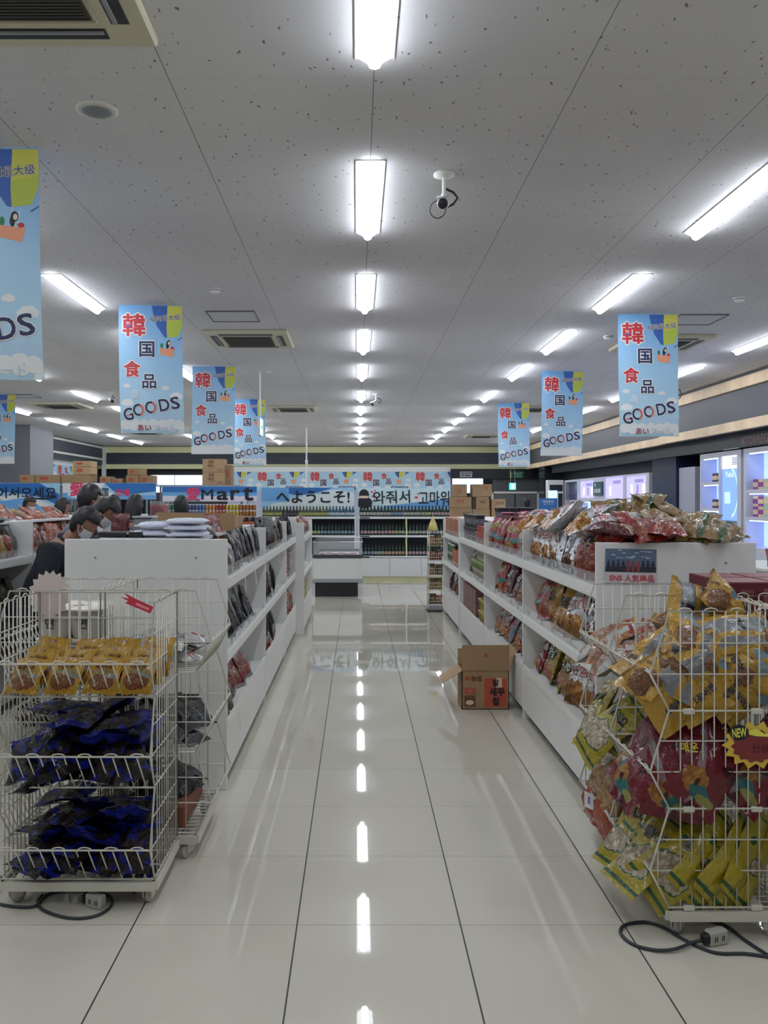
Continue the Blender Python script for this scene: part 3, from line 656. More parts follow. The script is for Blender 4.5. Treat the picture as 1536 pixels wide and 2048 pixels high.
# ------------------------------------------------------------------ white shelf gondolas
def bay(label, cx, wid, y0, y1, near_end, hgt=1.35, lv=(.34, .735, 1.135), name='shelf_unit', group='white shelf units in the aisle'):
    L = y1 - y0; hw = wid / 2
    t = thing(name, label, 'shelf unit', (cx, y0, 0), 0, group)
    m = MB(); m.box(-hw + .05, hw - .05, 0, L, 0, .075); m.build('plinth', DGREY, t)
    m = MB(); m.cbox((0, L / 2, (.07 + lv[0]) / 2), (wid - .004, L - .004, lv[0] - .07), ch=.003); b = m.build('base_panel', WHITE, t)
    for s in (-1, 1): m = MB(); m.box(s * hw - s * .012, s * hw + s * .004, .02, L - .02, lv[0] - .012, lv[0] + .03); m.build('base_rail', WHITE2, t)
    m = MB(); m.box(-.012, .012, 0, L, lv[0], hgt - .015); m.build('spine', WHITE, t)
    m = MB(); m.box(-hw * .6, hw * .6, 0, L, hgt - .018, hgt); m.build('top_board', WHITE, t)
    for s in (-1, 1):
        for z in lv[1:]:
            m = MB(); m.box(s * .012, s * (hw - .004), .01, L - .01, z - .022, z)
            m.box(s * (hw - .018), s * (hw - .001), .01, L - .01, z - .058, z + .004); sh = m.build('shelf', WHITE, t)
            m = MB(); m.box(s * (hw - .001), s * (hw + .002), .02, L - .02, z - .05, z - .004); m.build('price_rail', WHITE2, sh)
            m = MB(); m.box(s * (hw - .012), s * (hw - .009), .02, L - .02, z + .002, z + .065); m.build('clear_fence', CLEAR, sh)
            if abs(cx) < 2 and (s < 0) == (cx > 0):
                for k in range(5): m = MB(); y = L * (k + .5) / 5 + .03 * (-1) ** k; m.box(s * (hw - .008), s * (hw - .0065), y - .022, y + .022, z + .012, z + .048); m.build('price_card', mat('fence card', rgb((170, 170, 172)), .6), sh)
    m = MB(); m.cbox((0, L, hgt / 2), (wid, .02, hgt), ch=.002); m.build('divider', WHITE, t)
    if near_end:
        m = MB(); m.cbox((0, 0, hgt / 2), (wid, .022, hgt), ch=.003)
        e = m.build('end_panel', WHITE, t)
        m = MB(); m.smooth = True
        for x in (-hw * .62, hw * .62): m.lathe([(0, 0), (.006, 0), (.006, .003), (0, .003)], 10, M=Matrix.Translation((x, -.011, hgt - .1)) @ Matrix.Rotation(pi / 2, 4, 'X'))
        m.build('screw_cap', GREY, e)
    return t
LX, LW, RX, RW = -1.1375, .875, 1.575, .79
LB = [4.56, 6.47, 8.37, 9.7]; RB = [4.19, 6.04, 7.87, 9.74]
for i, n in enumerate(('nearest left shelf unit of the aisle with a bare white end panel', 'middle left shelf unit of the aisle holding dark pouches', 'third left shelf unit of the aisle holding red cups')):
    bay(n, LX, LW, LB[i], LB[i + 1], i == 0)
bay('farthest left shelf unit, slightly proud, beside the chest freezer', LX + .06, LW + .06, 9.74, 11.4, True, 1.3)
for i, n in enumerate(('nearest right shelf unit of the aisle with a poster on its end', 'middle right shelf unit of the aisle beside the open carton', 'third right shelf unit of the aisle holding cups and tubs')):
    bay(n, RX, RW, RB[i], RB[i + 1], i == 0, lv=(.36, .745, 1.13))
bay('farthest right shelf unit of the aisle beside the wire rack tower', RX, RW, 9.86, 11.62, True, 1.33, lv=(.36, .745, 1.11))
# far left gondola across the next aisle, and a further one behind on the right
for i, (a, b, n) in enumerate(((4.85, 6.7, 'far left shelf unit cut by the left picture edge'), (6.7, 8.55, 'far left shelf unit piled with red and orange packets'), (8.55, 10.4, 'far left shelf unit behind the leaning shoppers'))):
    bay(n, -3.01, .88, a, b, i == 0, 1.39, lv=(.34, .735, 1.12), group='white shelf units at far left')
bay('white shelf unit with brown boxes on top, behind right crisps', 2.85, .8, 10.6, 12.6, True, 1.33, group='white shelf units behind the right aisle')

FRONT = {'L': (-.70, -1, pi / 2), 'R': (1.18, 1, -pi / 2), 'F': (-2.57, -1, pi / 2), 'L4': (-.61, -1, pi / 2)}
def row(side, y0, y1, z, kinds, where, inset=.06, tilt=-14, sc=1.0, word=None, jit=1.0, lift=0.0, lab='near end'):
    """a row of bags along a shelf, near end first"""
    if side[0] == 'L': inset -= .045
    fx, s, rz = FRONT[side]; n = len(kinds); step = (y1 - y0) / n
    for i, k in enumerate(kinds):
        kk, desc = k; w = K[kk]['w']
        bag(kk, (fx + s * (inset + rnd(-.012, .012) * jit), y0 + step * (i + .5), z + lift + .003), R(tilt + rnd(-6, 4) * jit), rz + R(rnd(-20, 20) * jit), R(rnd(-10, 10) * jit),
            '%s, %s from %s, %s' % (desc, ORD[i + 1], lab, where), sc=sc * rnd(.95, 1.04))
SR = ('silverred', 'silver and red crisp bag'); RH = ('redhot', 'red spicy crisp bag'); SB = ('silverblack', 'silver and black crisp bag'); CW = ('clearwhite', 'pale clear snack bag')
MA = ('maroon', 'maroon snack bag'); YB_ = ('yellowblack', 'yellow bag with black letters'); YT = ('yellowtall', 'yellow corn snack bag'); SBL = ('silverblue', 'red and blue crisp bag')
RT = ('redteal', 'red and teal bag'); RW_ = ('redwhite', 'red and white bag'); GO = ('gold', 'golden brown bag')
# right aisle face
row('R', 4.23, 6.02, 1.134, [RH, RH, RH, SB, SB, SR, SR, SR, SR], 'top shelf, right nearest unit')
row('R', 4.35, 5.95, 1.134, [RH, SB, SR, SR, SR, SR, CW], 'raised back row, top right shelf', .24, -26, lift=.1)
row('R', 4.23, 6.02, .749, [MA, MA, SB, SR, YB_, YB_, YB_, RH, RT], 'middle shelf, right nearest unit', .08, -18)
row('R', 4.3, 5.9, .749, [MA, GO, SR, YB_, GO], 'back row, middle right shelf', .22, -16, lift=.01)
row('R', 4.23, 6.02, .364, [SBL, SBL, SR, SR, YT, YT, YT, YT, RW_], 'bottom shelf, right nearest unit', .08, -20)
row('R', 4.3, 5.9, .364, [SB, SR, YT, YT, GO], 'back row, bottom right shelf', .22, -16, lift=.01)
row('R', 6.08, 7.85, 1.134, [CW, CW, RT, RT, RT, RT, RT], 'top shelf, right middle unit', lift=0)
row('R', 6.2, 7.75, 1.134, [CW, SR, RT, RT, RT], 'raised back row, right middle unit', .23, -24, lift=.06)
row('R', 6.08, 7.85, .749, [RH, MA, MA, MA, RT, RT], 'middle shelf, right middle unit', .08, -18)
row('R', 6.2, 7.8, .749, [MA, MA, RT], 'back row middle, right middle unit', .22, -14)
row('R', 6.08, 7.85, .364, [YT, RW_, RW_, SBL, RW_, RW_, RW_], 'bottom shelf, right middle unit', .08, -20)
row('R', 9.95, 11.55, .364, [MA, MA, MA, MA, MA, MA], 'bottom shelf, right farthest unit', .08, -16)
# heap on top of the nearest right unit
def heap(items, label, z0=1.352):
    for i, (kn, x, y, z, tilt, rz, roll, flip) in enumerate(items):
        bag(kn, (x, y, z0 + z), R(tilt), R(rz), R(roll), label(i, kn), centre=True, flip=flip)
hl = []
for i in range(7): hl.append((('redhot' if i % 3 else 'maroon') if i < 5 else 'gold', 1.3 + (.062 if i < 5 else .085) * i, 4.27 + .05 * (i % 2), .045 + .012 * (i % 3), -72 + rnd(-14, 14), rnd(-60, 60), rnd(-8, 8), False))
for i in range(7): hl.append(('gold', 1.42 + .075 * i, 4.42 + .06 * (i % 2), .05 + .035 * sin(pi * i / 6), -72 + rnd(-12, 12), rnd(40, 120), rnd(-10, 10), i % 2 == 0))
for i in range(6): hl.append(('gold', 1.42 + .09 * i, 4.75 + .05 * (i % 2), .1 + .05 * sin(pi * i / 5), -58 + rnd(-16, 16), rnd(-70, 70), rnd(-14, 14), i % 2 == 1))
for i in range(6): hl.append(('silverred', 1.26 + .055 * (i % 3), 4.5 + .22 * i, .07 + .03 * (i % 2), -62 + rnd(-14, 14), -90 + rnd(-40, 40), rnd(-12, 12), False))
for i in range(5): hl.append(('gold', 1.5 + .08 * i, 5.1 + .12 * (i % 2), .07, -70 + rnd(-10, 10), rnd(-90, 90), rnd(-10, 10), False))
for i in range(4): hl.append(('clearwhite' if i % 2 else 'silverred', 1.3 + .06 * (i % 2), 5.75 + .22 * i, .06, -66 + rnd(-10, 10), -90 + rnd(-40, 40), rnd(-10, 10), False))
names = {'redhot': 'red spicy bag', 'maroon': 'maroon bag', 'gold': 'golden brown bag', 'silverred': 'silver and red bag', 'clearwhite': 'pale clear bag'}
cnt = {}
def hlab(i, kn):
    rowi = 'front edge' if i < 7 else 'second rank' if i < 14 else 'crest' if i < 20 else 'aisle side' if i < 26 else 'rear rank' if i < 31 else 'far end'
    cnt[(kn, rowi)] = cnt.get((kn, rowi), 0) + 1
    return '%s, %s along %s of heap atop right unit' % (names[kn], ORD[cnt[(kn, rowi)]], rowi)
heap(hl, hlab)
# left aisle face
BP = ('blackpack', 'black snack pack'); BR = ('brownpack', 'brown snack pack'); SP = ('stainedpouch', 'black pouch with grey picture'); RF = ('redfoot', 'black pouch with red foot')
RP = ('redpouch', 'glossy red pouch'); GP = ('greypouch', 'grey clear pouch'); WP = ('whitepack', 'white printed pack'); OP = ('orangepack', 'orange snack bag')
row('L', 4.62, 5.35, 1.139, [WP, WP, BR, BR], 'top shelf, left nearest unit', .08, -8)
row('L', 4.9, 5.6, 1.139, [BR, BR, RP], 'raised behind, top left shelf', .2, -20, lift=.06)
row('L', 5.5, 6.4, 1.139, [BR, BP, BP, BP, BP], 'far half, top shelf, left nearest unit', .1, -10)
row('L', 4.62, 6.1, .739, [BP, BP, BP, BP, BP, BP, BP, BP, BP], 'middle shelf, left nearest unit', .1, -20)
row('L', 4.62, 5.9, .345, [GP, GP, GP, GP, RP, RP, RP, RP], 'bottom shelf, left nearest unit', .1, -30)
row('L', 6.55, 8.3, 1.139, [SP, SP, SP, SP, SP, BR, BR, BR, BR, BR], 'top shelf, left middle unit', .1, -8)
row('L', 6.55, 7.7, .739, [SP, SP, SP, SP, SP], 'middle shelf, left middle unit', .09, -12)
row('L', 6.55, 7.6, .345, [RF, RF, RF, RF, RF, RF], 'bottom shelf, left middle unit', .09, -12)
row('L', 8.45, 9.6, 1.139, [BP, SP, BP, SP, BP], 'top shelf, left third unit', .09, -8)
row('L', 8.45, 9.5, .345, [OP, OP, OP, OP, OP], 'bottom shelf, left third unit', .09, -14)
row('L4', 9.85, 11.3, 1.139, [OP, ('darkgreen', 'green packet'), OP, ('smallyellow', 'yellow packet'), OP], 'top shelf, left farthest unit', .1, -10)
# far left face
SRD = ('smallred', 'small red packet'); SYL = ('smallyellow', 'small yellow packet'); DG = ('darkgreen', 'dark green packet')
row('F', 5.6, 6.66, 1.124, [SYL, SRD, SYL, SRD, SRD, SYL, SRD, DG], 'top shelf, far left unit', .08, -12)
row('F', 5.6, 6.66, 1.124, [SRD, SRD, SYL, SRD, SRD], 'back row, far left unit', .2, -16, lift=.03)
row('F', 6.75, 8.4, 1.124, [SRD, OP, SRD, OP, SRD, OP, SRD, SRD, OP], 'top shelf, second far left unit', .08, -12)
row('F', 6.75, 8.4, 1.124, [OP, SRD, OP, OP, SRD, OP, SRD], 'raised row, second far left unit', .2, -34, lift=.14)
row('F', 6.75, 8.4, 1.124, [OP, OP, SYL, OP, SRD, OP], 'crest row, second far left unit', .32, -60, lift=.27)
for i in range(5): bag('darkgreen', (-2.78 - .05 * (i % 2), 5.3 + .28 * i, 1.415), R(-88), R(90 + rnd(-12, 12)), 0, 'dark green packet lying on top of far left unit, %s from near end' % ORD[i + 1], centre=True)
row('F', 5.5, 6.66, .739, [DG, DG, DG, DG, DG, DG, DG], 'middle shelf, far left unit', .08, -18)
row('F', 6.75, 8.3, .739, [WP, OP, WP, OP, WP, OP], 'middle shelf, second far left unit', .08, -12)
row('F', 5.4, 6.6, .345, [SRD, SRD, SRD, SRD, SRD, SRD], 'bottom shelf, far left unit', .08, -18)

# ------------------------------------------------------------------ wire basket carts
TIERS = (.115, .465, .812); TOP = 1.165; TIP = .068
def make_cart(label, loc, rz, w, d, clip=False):
    t = thing('wire_basket_cart', label, 'display cart', loc, rz, 'white three-tier wire carts')
    hw = w / 2
    m = MB(); zz = .068
    for y in (0, d): m.box(-hw, hw, y - .012, y + .012, zz, zz + .034)
    for x in (-hw, hw): m.box(x - .012, x + .012, 0, d, zz, zz + .034)
    m.build('base_frame', STEELW, t)
    for x in (-hw + .035, hw - .035):
        for y in (.04, d - .04):
            m = MB(); M = Matrix.Translation((x, y, 0)) @ Matrix.Rotation(rnd(-1.2, 1.2), 4, 'Z')
            m.box(-.022, .022, -.022, .022, .062, .068, M); m.box(-.018, -.014, -.012, .03, .025, .064, M); m.box(.014, .018, -.012, .03, .025, .064, M); c = m.build('caster', mat('caster grey', dc(150, 150, 142), .5), t)
            m = MB(); m.smooth = True; m.lathe([(0, -.012), (.02, -.012), (.03, -.008), (.03, .008), (.02, .012), (0, .012)], 18, M=M @ Matrix.Translation((0, .018, .03)) @ Matrix.Rotation(pi / 2, 4, 'Y')); m.build('wheel', mat('caster wheel', dc(132, 130, 120), .5), c)
    levels = list(TIERS) + [TOP]
    prof = []
    for i in range(3): prof += [(0, levels[i]), (-TIP, levels[i] + .13)]
    prof.append((0, TOP))
    def front(z):
        for i in range(len(prof) - 1):
            if prof[i][1] <= z <= prof[i + 1][1] + 1e-6:
                k = (z - prof[i][1]) / (prof[i + 1][1] - prof[i][1]); return prof[i][0] + (prof[i + 1][0] - prof[i][0]) * k
        return 0
    rw, rf = .0026, .0038
    for x in (-hw, hw):
        m = MB(); m.smooth = True
        m.tube([(x, y, z) for y, z in prof] + [(x, d, TOP), (x, d, levels[0])], rf, 6, True)
        ny = int(d / .04)
        for k in range(1, ny): m.tube([(x, d * k / ny, levels[0] - .01), (x, d * k / ny, TOP)], rw, 5)
        for i in range(3):
            z0 = levels[i]; m.tube([(x, -.04, z0 + .0765), (x, -.04, z0 + .13 + .09)], rw, 5)
            for z in (z0, z0 + .13, z0 + .24): m.tube([(x, front(z), z), (x, d, z)], rf if z == z0 else rw, 5)
        for k in range(4):
            y = d * (k + .6) / 4.3; m.tube([(x, y + .024 * cos(a), TOP + .011 * sin(a)) for a in [pi * q / 6 for q in range(7)]], rw, 5)
        m.build('side_panel', STEELW, t)
    m = MB(); m.smooth = True; nx = int(w / .04)
    for k in range(nx + 1): m.tube([(-hw + w * k / nx, d, levels[0] - .01), (-hw + w * k / nx, d, TOP)], rw, 5)
    for z in (levels[0], levels[0] + .17, levels[1], levels[1] + .17, levels[2], levels[2] + .12, levels[2] + .24, TOP): m.tube([(-hw, d, z), (hw, d, z)], rf if z == TOP else rw, 5)
    for k in range(6):
        x = -hw + w * (k + .5) / 6; m.tube([(x + .026 * cos(a), d, TOP + .012 * sin(a)) for a in [pi * q / 6 for q in range(7)]], rw, 5)
    m.build('back_panel', STEELW, t)
    for i in range(3):
        z = levels[i]
        m = MB(); m.smooth = True
        for k in range(1, nx): m.tube([(-hw + w * k / nx, 0, z), (-hw + w * k / nx, d, z)], rw, 4)
        for y in (0, d * .33, d * .66, d): m.tube([(-hw, y, z - .004), (hw, y, z - .004)], rf, 5)
        m.build('basket_floor', STEELW, t)
        m = MB(); m.smooth = True
        m.tube([(-hw, 0, z), (-hw, -TIP, z + .13), (-hw + .01, -TIP, z + .133), (hw - .01, -TIP, z + .133), (hw, -TIP, z + .13), (hw, 0, z)], rf, 6)
        n2 = int(w / .045)
        for k in range(1, n2):
            x = -hw + w * k / n2; m.tube([(x + .012, 0, z), (x - .006, -TIP, z + .133)], rw, 5)
        for k in range(6):
            x = -hw + w * (k + .5) / 6; m.tube([(x + .026 * cos(a), -TIP, z + .133 + .011 * sin(a)) for a in [pi * q / 6 for q in range(7)]], rw, 5)
        f = m.build('front_fence', STEELW, t)
    if clip:
        for z in TIERS:
            for x, y in ((hw, .07), (hw, d - .09), (-hw, .07), (-hw, d - .09)):
                m = MB(); m.cbox((x, y, z - .002), (.014, .04, .02), ch=.003); m.build('clip', STEELW, t)
    return t
make_cart('white wire cart at lower left with yellow noodles and blue bags', (-1.07, 3.235, 0), 0, .59, .40)
make_cart('white wire cart behind lower left cart, open to the aisle', (-.70, 3.945, 0), pi / 2, .54, .395)
make_cart('white wire cart holding noodle tubs, left of the end panel', (-1.51, 3.945, 0), -pi / 2, .54, .395)
make_cart('white wire cart at lower right, nearest, with yellow snack bags', (1.107, 3.245, 0), -pi / 2, .485, .40, True)
make_cart('white wire cart at right, behind the nearest right cart', (1.112, 3.735, 0), -pi / 2, .47, .39)
make_cart('white wire cart at the right picture edge, turned away', (1.915, 3.245, 0), pi / 2, .485, .39)
make_cart('white wire cart with dark red boxes before the right panel', (1.915, 3.735, 0), pi / 2, .47, .39)

# noodle packets: four stacks across, leaning
xs = (-1.285, -1.13, -.985, -.845)
side = ('left', 'second from left', 'third from left', 'right')
for c, x in enumerate(xs):
    for r in range(3):
        y = 3.235 - .03 + .11 * r
        bag('noodle', (x + rnd(-.006, .006) + .01 * r, y, .824 + .012 * r), R(-46 + rnd(-4, 4) + 6 * r), R(rnd(-5, 5) - 4), R(rnd(-3, 3)),
            'yellow noodle packet, %s column, %s in top basket of lower left cart' % (side[c], ('front', 'middle', 'back')[r]), sc=1.08)
def basketheap(kn, X0, X1, Y0, Y1, z0, n, lays, desc, tilt=(-88, -60), rz=(-180, 180), dz=.04, sc=1.0, word=('bottom', 'middle', 'upper', 'topmost')):
    i = 0
    for l in range(lays):
        for k in range(n):
            fx = (k + .5) / n; y = Y0 + (Y1 - Y0) * (((k * 7 + l * 3) % 5) / 4.0)
            bag(kn, (X0 + (X1 - X0) * fx, y, z0 + .03 + dz * l), R(rnd(*tilt)), R(rnd(*rz)), R(rnd(-10, 10)),
                '%s, %s layer, %s from left' % (desc, word[l], ORD[k + 1]), centre=True, flip=(rnd(0, 1) < .25), sc=sc)
for z, nm in ((.117, 'bottom'), (.467, 'middle')):
    basketheap('bluedark', -1.26, -.87, 3.3, 3.55, z, 4, 4, 'blue and black bag, %s basket of lower left cart' % nm, tilt=(-95, -45), dz=.066 if z > .3 else .058, sc=1.1)
    for k in range(4):
        bag('bluedark', (-1.27 + .135 * k, 3.21, z + .025), R(-44 + rnd(-14, 14)), R(rnd(-34, 34)), R(rnd(-24, 24)), 'blue and black bag at fence, %s basket, lower left cart, %s from left' % (nm, ORD[k + 1]), sc=.8)
# second left cart
basketheap('whitepack', -1.0, -.78, 3.75, 4.12, .815, 4, 3, 'white printed pack, top basket of second left cart', (-90, -78), (40, 130), .035)
basketheap('blackpack', -1.0, -.78, 3.75, 4.12, .467, 4, 3, 'black snack pack, middle basket of second left cart', (-80, -50), (30, 140), .04)
basketheap('blackpack', -1.0, -.82, 3.75, 4.12, .215, 3, 2, 'black snack pack above box, second left cart', (-70, -40), (30, 140), .04)
# nearest right cart
hl = []
def near(kn, desc, lst, where):
    for i, (x, y, z, tilt, rz, roll, fl) in enumerate(lst):
        bag(kn, (x, y, z), R(tilt), R(rz), R(roll), '%s, %s listed from the aisle side, %s' % (desc, ORD[i + 1], where) if False else '%s, %s from the aisle side, %s' % (desc, ORD[i + 1], where), centre=True, flip=fl)
sq = [(1.1, 3.06, .86, -20, 10, -28, False), (1.2, 3.05, .9, -12, -12, -32, False), (1.3, 3.05, .92, -14, 6, -34, False), (1.41, 3.06, .88, -10, 4, 62, False), (1.46, 3.05, .95, -20, -8, -70, False)]
near('squid', 'yellow bag with navy letters', sq, 'lowest row against near side grid')
sq = [(1.09, 3.12, .94, -50, -40, 20, False), (1.18, 3.07, .97, -25, -20, 20, True), (1.3, 3.07, .99, -20, 10, 60, True), (1.42, 3.07, .98, -28, -10, 75, False)]
near('squid', 'yellow bag with navy letters', sq, 'second row of nearest right cart')
sq = [(1.12, 3.28, .96, -60, -70, 10, False), (1.2, 3.16, 1.04, -50, -30, 34, True), (1.28, 3.12, 1.05, -60, 20, -60, False), (1.39, 3.12, 1.06, -45, -10, 80, True), (1.46, 3.14, 1.05, -50, 30, -60, True)]
near('squid', 'yellow bag with navy letters', sq, 'third row of nearest right cart')
sq = [(1.27, 3.24, 1.12, -22, 20, 24, True), (1.33, 3.22, 1.09, -55, -20, -70, False), (1.43, 3.26, 1.14, -20, 30, -38, False), (1.3, 3.36, 1.04, -70, 60, 0, False), (1.44, 3.38, 1.05, -60, 10, 40, True)]
near('squid', 'yellow bag with navy letters', sq, 'crest of nearest right cart')
rp = [(1.08, 3.14, .56, -40, -80, 10, False), (1.15, 3.06, .58, -10, -10, 8, False), (1.27, 3.05, .6, -14, 8, 40, False), (1.38, 3.06, .62, -10, -8, -50, False), (1.46, 3.06, .6, -16, 6, 52, False), (1.12, 3.3, .6, -40, -80, 0, False), (1.25, 3.25, .66, -50, -30, 30, False), (1.38, 3.25, .66, -50, 30, -30, False)]
near('redpuff', 'red puffed snack bag', rp, 'middle basket of nearest right cart')
pc = [(1.07, 3.12, .26, -48, -62, 12, False), (1.17, 3.06, .24, -24, -14, 54, False), (1.27, 3.06, .26, -8, 20, 50, True), (1.35, 3.06, .25, -6, 26, 48, True), (1.43, 3.06, .26, -4, 30, 44, True), (1.06, 3.32, .27, -40, -84, -6, False), (1.2, 3.26, .34, -56, -50, 30, False)]
near('popcorn', 'yellow and green popcorn bag', pc, 'bottom basket of nearest right cart')
# second right cart
sh = [(1.09, 3.6, .88, -55, -90, 14, False), (1.1, 3.74, .9, -58, -70, -30, False), (1.09, 3.86, .89, -50, -110, 24, False), (1.2, 3.58, .9, -50, -10, 50, False), (1.32, 3.6, .93, -50, 20, -40, False), (1.24, 3.75, .94, -66, -30, 30, True), (1.16, 3.8, .96, -62, -60, 40, False), (1.36, 3.78, .96, -60, 10, -50, False)]
near('shrimp', 'orange and white snack bag', sh, 'top basket of second right cart')
pc = [(1.08, 3.6, .58, -38, -64, 30, False), (1.08, 3.82, .6, -34, -96, -14, False), (1.2, 3.6, .6, -30, -20, 30, False), (1.22, 3.8, .6, -40, -60, 20, False)]
near('popcorn', 'yellow and green popcorn bag', pc, 'middle basket of second right cart')
cp = [(1.1, 3.62, .27, -22, -86, 8, False), (1.1, 3.84, .27, -22, -94, -6, False), (1.24, 3.72, .28, -40, -60, 10, False)]
near('clearpuff', 'clear bag of pale puffs', cp, 'bottom basket of second right cart')
# ------------------------------------------------------------------ cardboard boxes
def carton(label, x0, x1, y0, y1, z0, z1, rz=0, words=(), col=None, flaps=False, group=None, red=False, name='cardboard_box', tape=True):
    cx, cy = (x0 + x1) / 2, (y0 + y1) / 2; w, d, h = x1 - x0, y1 - y0, z1 - z0
    t = thing(name, label, 'box', (cx, cy, z0), rz, group)
    m = MB(); m.cbox((0, 0, h / 2), (w, d, h), ch=.004)
    fn = plane_fn((0, -d / 2 - .0008, h / 2), (1, 0, 0), (0, 0, 1))
    for s, u, v, wf, slot, rot in words: text(m, s, lambda a, b: fn(a, b, .0006), u * w, v * h, wf * w, None, .02, slot, rot)
    if red: rect(m, fn, -.3 * w, .02 * w, -.12 * h, .24 * h, 2)
    m.build('carton', [col or CARD, CARDP, CARDR, INK, RED], t)
    if tape:
        m = MB(); m.box(-w / 2 + .002, w / 2 - .002, -.025, .025, h, h + .0012); m.build('tape', mat('packing tape', dc(150, 128, 92), .3), t)
    return t
# open carton on the aisle floor
t = thing('cardboard_box', 'open brown carton standing on the aisle floor at right', 'box', (.955, 6.3, 0))
w, h, d = .352, .29, .26
m = MB()
m.box(-w / 2, w / 2, 0, .006, 0, h); m.box(-w / 2, w / 2, d - .006, d, 0, h); m.box(-w / 2, -w / 2 + .006, 0, d, 0, h); m.box(w / 2 - .006, w / 2, 0, d, 0, h); m.box(-w / 2, w / 2, 0, d, 0, .006)
fn = plane_fn((0, -.001, 0), (1, 0, 0), (0, 0, 1)); fn1 = lambda u, v: fn(u, v, .0006); fn2 = lambda u, v: fn(u, v, .0014); fn3 = lambda u, v: fn(u, v, .002)
rect(m, fn1, -.008, .158, .02, .232, 1)
text(m, '알', fn2, .076, .2, None, .048, .05, 3); text(m, '새우', fn2, .086, .132, None, .058, .05, 3); text(m, '칩', fn2, .076, .062, None, .055, .05, 3)
disc(m, fn1, -.135, .232, .021, .017, 18, 1); text(m, '농심', fn1, -.068, .232, .075, None, .05, 2)
rect(m, fn1, -.158, -.075, .115, .162, 1); text(m, '68g', fn2, -.117, .138, None, .028, .03, 0)
rect(m, fn1, -.158, -.075, .02, .105, 2); disc(m, fn2, -.117, .052, .03, .018, 14, 4); rect(m, fn3, .08, .122, .165, .235, 4)
m.build('carton', [CARD, CARDR, CARDP, INK, mat('pale label', dc(170, 150, 130), .6)], t)
m = MB(); m.box(-w / 2, w / 2, -.006, 0, h, h + .19); q = plane_fn((0, -.007, h), (1, 0, 0), (0, 0, 1)); disc(m, lambda u, v: q(u, v, .0006), 0, .115, .014, .013, 16, 1); m.build('front_flap', [CARD, CARDR], t)
M = Matrix.Translation((-w / 2, 0, h)) @ Matrix.Rotation(R(-32), 4, 'Y')
m = MB(); m.box(-.17, 0, 0, d, -.005, .0, M); m.build('side_flap', CARD2, t)
M = Matrix.Translation((w / 2, 0, h)) @ Matrix.Rotation(R(-75), 4, 'Y')
m = MB(); m.box(-.0, .17, 0, d, -.005, .0, M); m.build('side_flap', CARD2, t)
m = MB(); m.box(-w / 2, w / 2, d, d + .006, h, h + .12); m.build('back_flap', CARD2, t)

# boxes high up at the back
def pbox(px0, px1, py0, py1, Y, dp, label, **kw):
    a = at(px0, py1, Y); b = at(px1, py0, Y)
    return carton(label, a.x, b.x, Y, Y + dp, a.z, b.z, **kw)
G1 = 'cartons stacked on the back racks'
W1 = (('면', -.1, .2, .22, 1, 0), ('박스', -.1, -.05, .3, 1, 0), ('FOOD', .28, -.32, .24, 1, 0))
pbox(405, 449, 944.5, 970, 16.75, .4, 'brown carton under the tallest rear carton, left of centre', words=W1, col=CARD2)
pbox(405, 448, 918, 944, 16.75, .4, 'topmost brown carton of the rear stack left of centre', words=W1, col=CARD2)
pbox(451, 462, 930, 970, 16.9, .4, 'narrow tall carton right of the rear carton stack', red=True)
pbox(252, 278, 951, 970, 16.75, .35, 'left carton under the tilted carton on the left rack', red=True)
pbox(279, 306, 951, 970, 16.75, .35, 'right carton under the tilted carton on the left rack', red=True)
pbox(257, 284, 936.5, 950.5, 16.8, .3, 'tilted carton on top of two cartons, left rack', rz=R(-14), red=True)
pbox(199, 222, 953, 969, 16.75, .3, 'small carton, left of a pair on the left rack', red=True)
pbox(223, 245, 957, 969, 16.75, .3, 'small low carton, right of a pair on the left rack', red=True)
pbox(146, 182, 934, 949, 16.6, .4, 'lower carton of two on the long far left carton', red=True, col=CARD2)
pbox(146, 182, 922, 933.6, 16.6, .4, 'upper carton of two on the long far left carton', red=True, col=CARD2)
pbox(122, 180, 949.5, 966, 16.6, .45, 'long brown carton below two cartons at far left', col=CARD)
pbox(70, 120, 949.5, 966, 16.6, .45, 'long brown carton beside the far left pillar, printed red', red=True)
pbox(39, 68.5, 950, 966, 16.6, .45, 'short brown carton at the foot of the grey pillar', red=True)
# boxes on the stock table at right
def slab_table(label, x0, x1, y0, y1, z, group=None):
    t = thing('stock_table', label, 'table', ((x0 + x1) / 2, y0, 0), 0, group); w = x1 - x0; d = y1 - y0
    m = MB(); m.cbox((0, d / 2, z - .02), (w, d, .04)); m.build('table_top', WHITE, t)
    for sx in (-1, 1):
        m = MB(); m.box(sx * (w / 2 - .03) - .015, sx * (w / 2 - .03) + .015, .03, d - .03, 0, z - .04); m.build('side_panel', WHITE, t)
    m = MB(); m.box(-w / 2 + .045, w / 2 - .045, d - .06, d - .045, .1, z - .04); m.build('back_panel', WHITE, t)
    return t
slab_table('white stock table behind the right shelves, stacked with cartons', 1.45, 2.5, 13.45, 14.3, 1.2)
zb = 1.205
pbox(903, 944, 1016, 1044.6, 13.55, .3, 'bottom carton of the left stack on the stock table', words=(('식품', .2, .1, .3, 1, 0),))
pbox(903, 943, 994, 1015.6, 13.55, .3, 'middle wide carton of the left stack on the stock table', red=False, words=(('라면', -.05, .1, .36, 2, 0),))
pbox(907, 934, 968.5, 993.6, 13.55, .3, 'top carton of the left stack on the stock table', words=(('김', -.1, .0, .3, 2, 0),))
pbox(945, 980, 1019, 1044.6, 13.55, .3, 'bottom carton of the middle stack on the stock table')
pbox(952, 978, 994, 1018.6, 13.55, .3, 'middle carton of the middle stack on the stock table', words=(('식품', 0, .1, .4, 1, 0),))
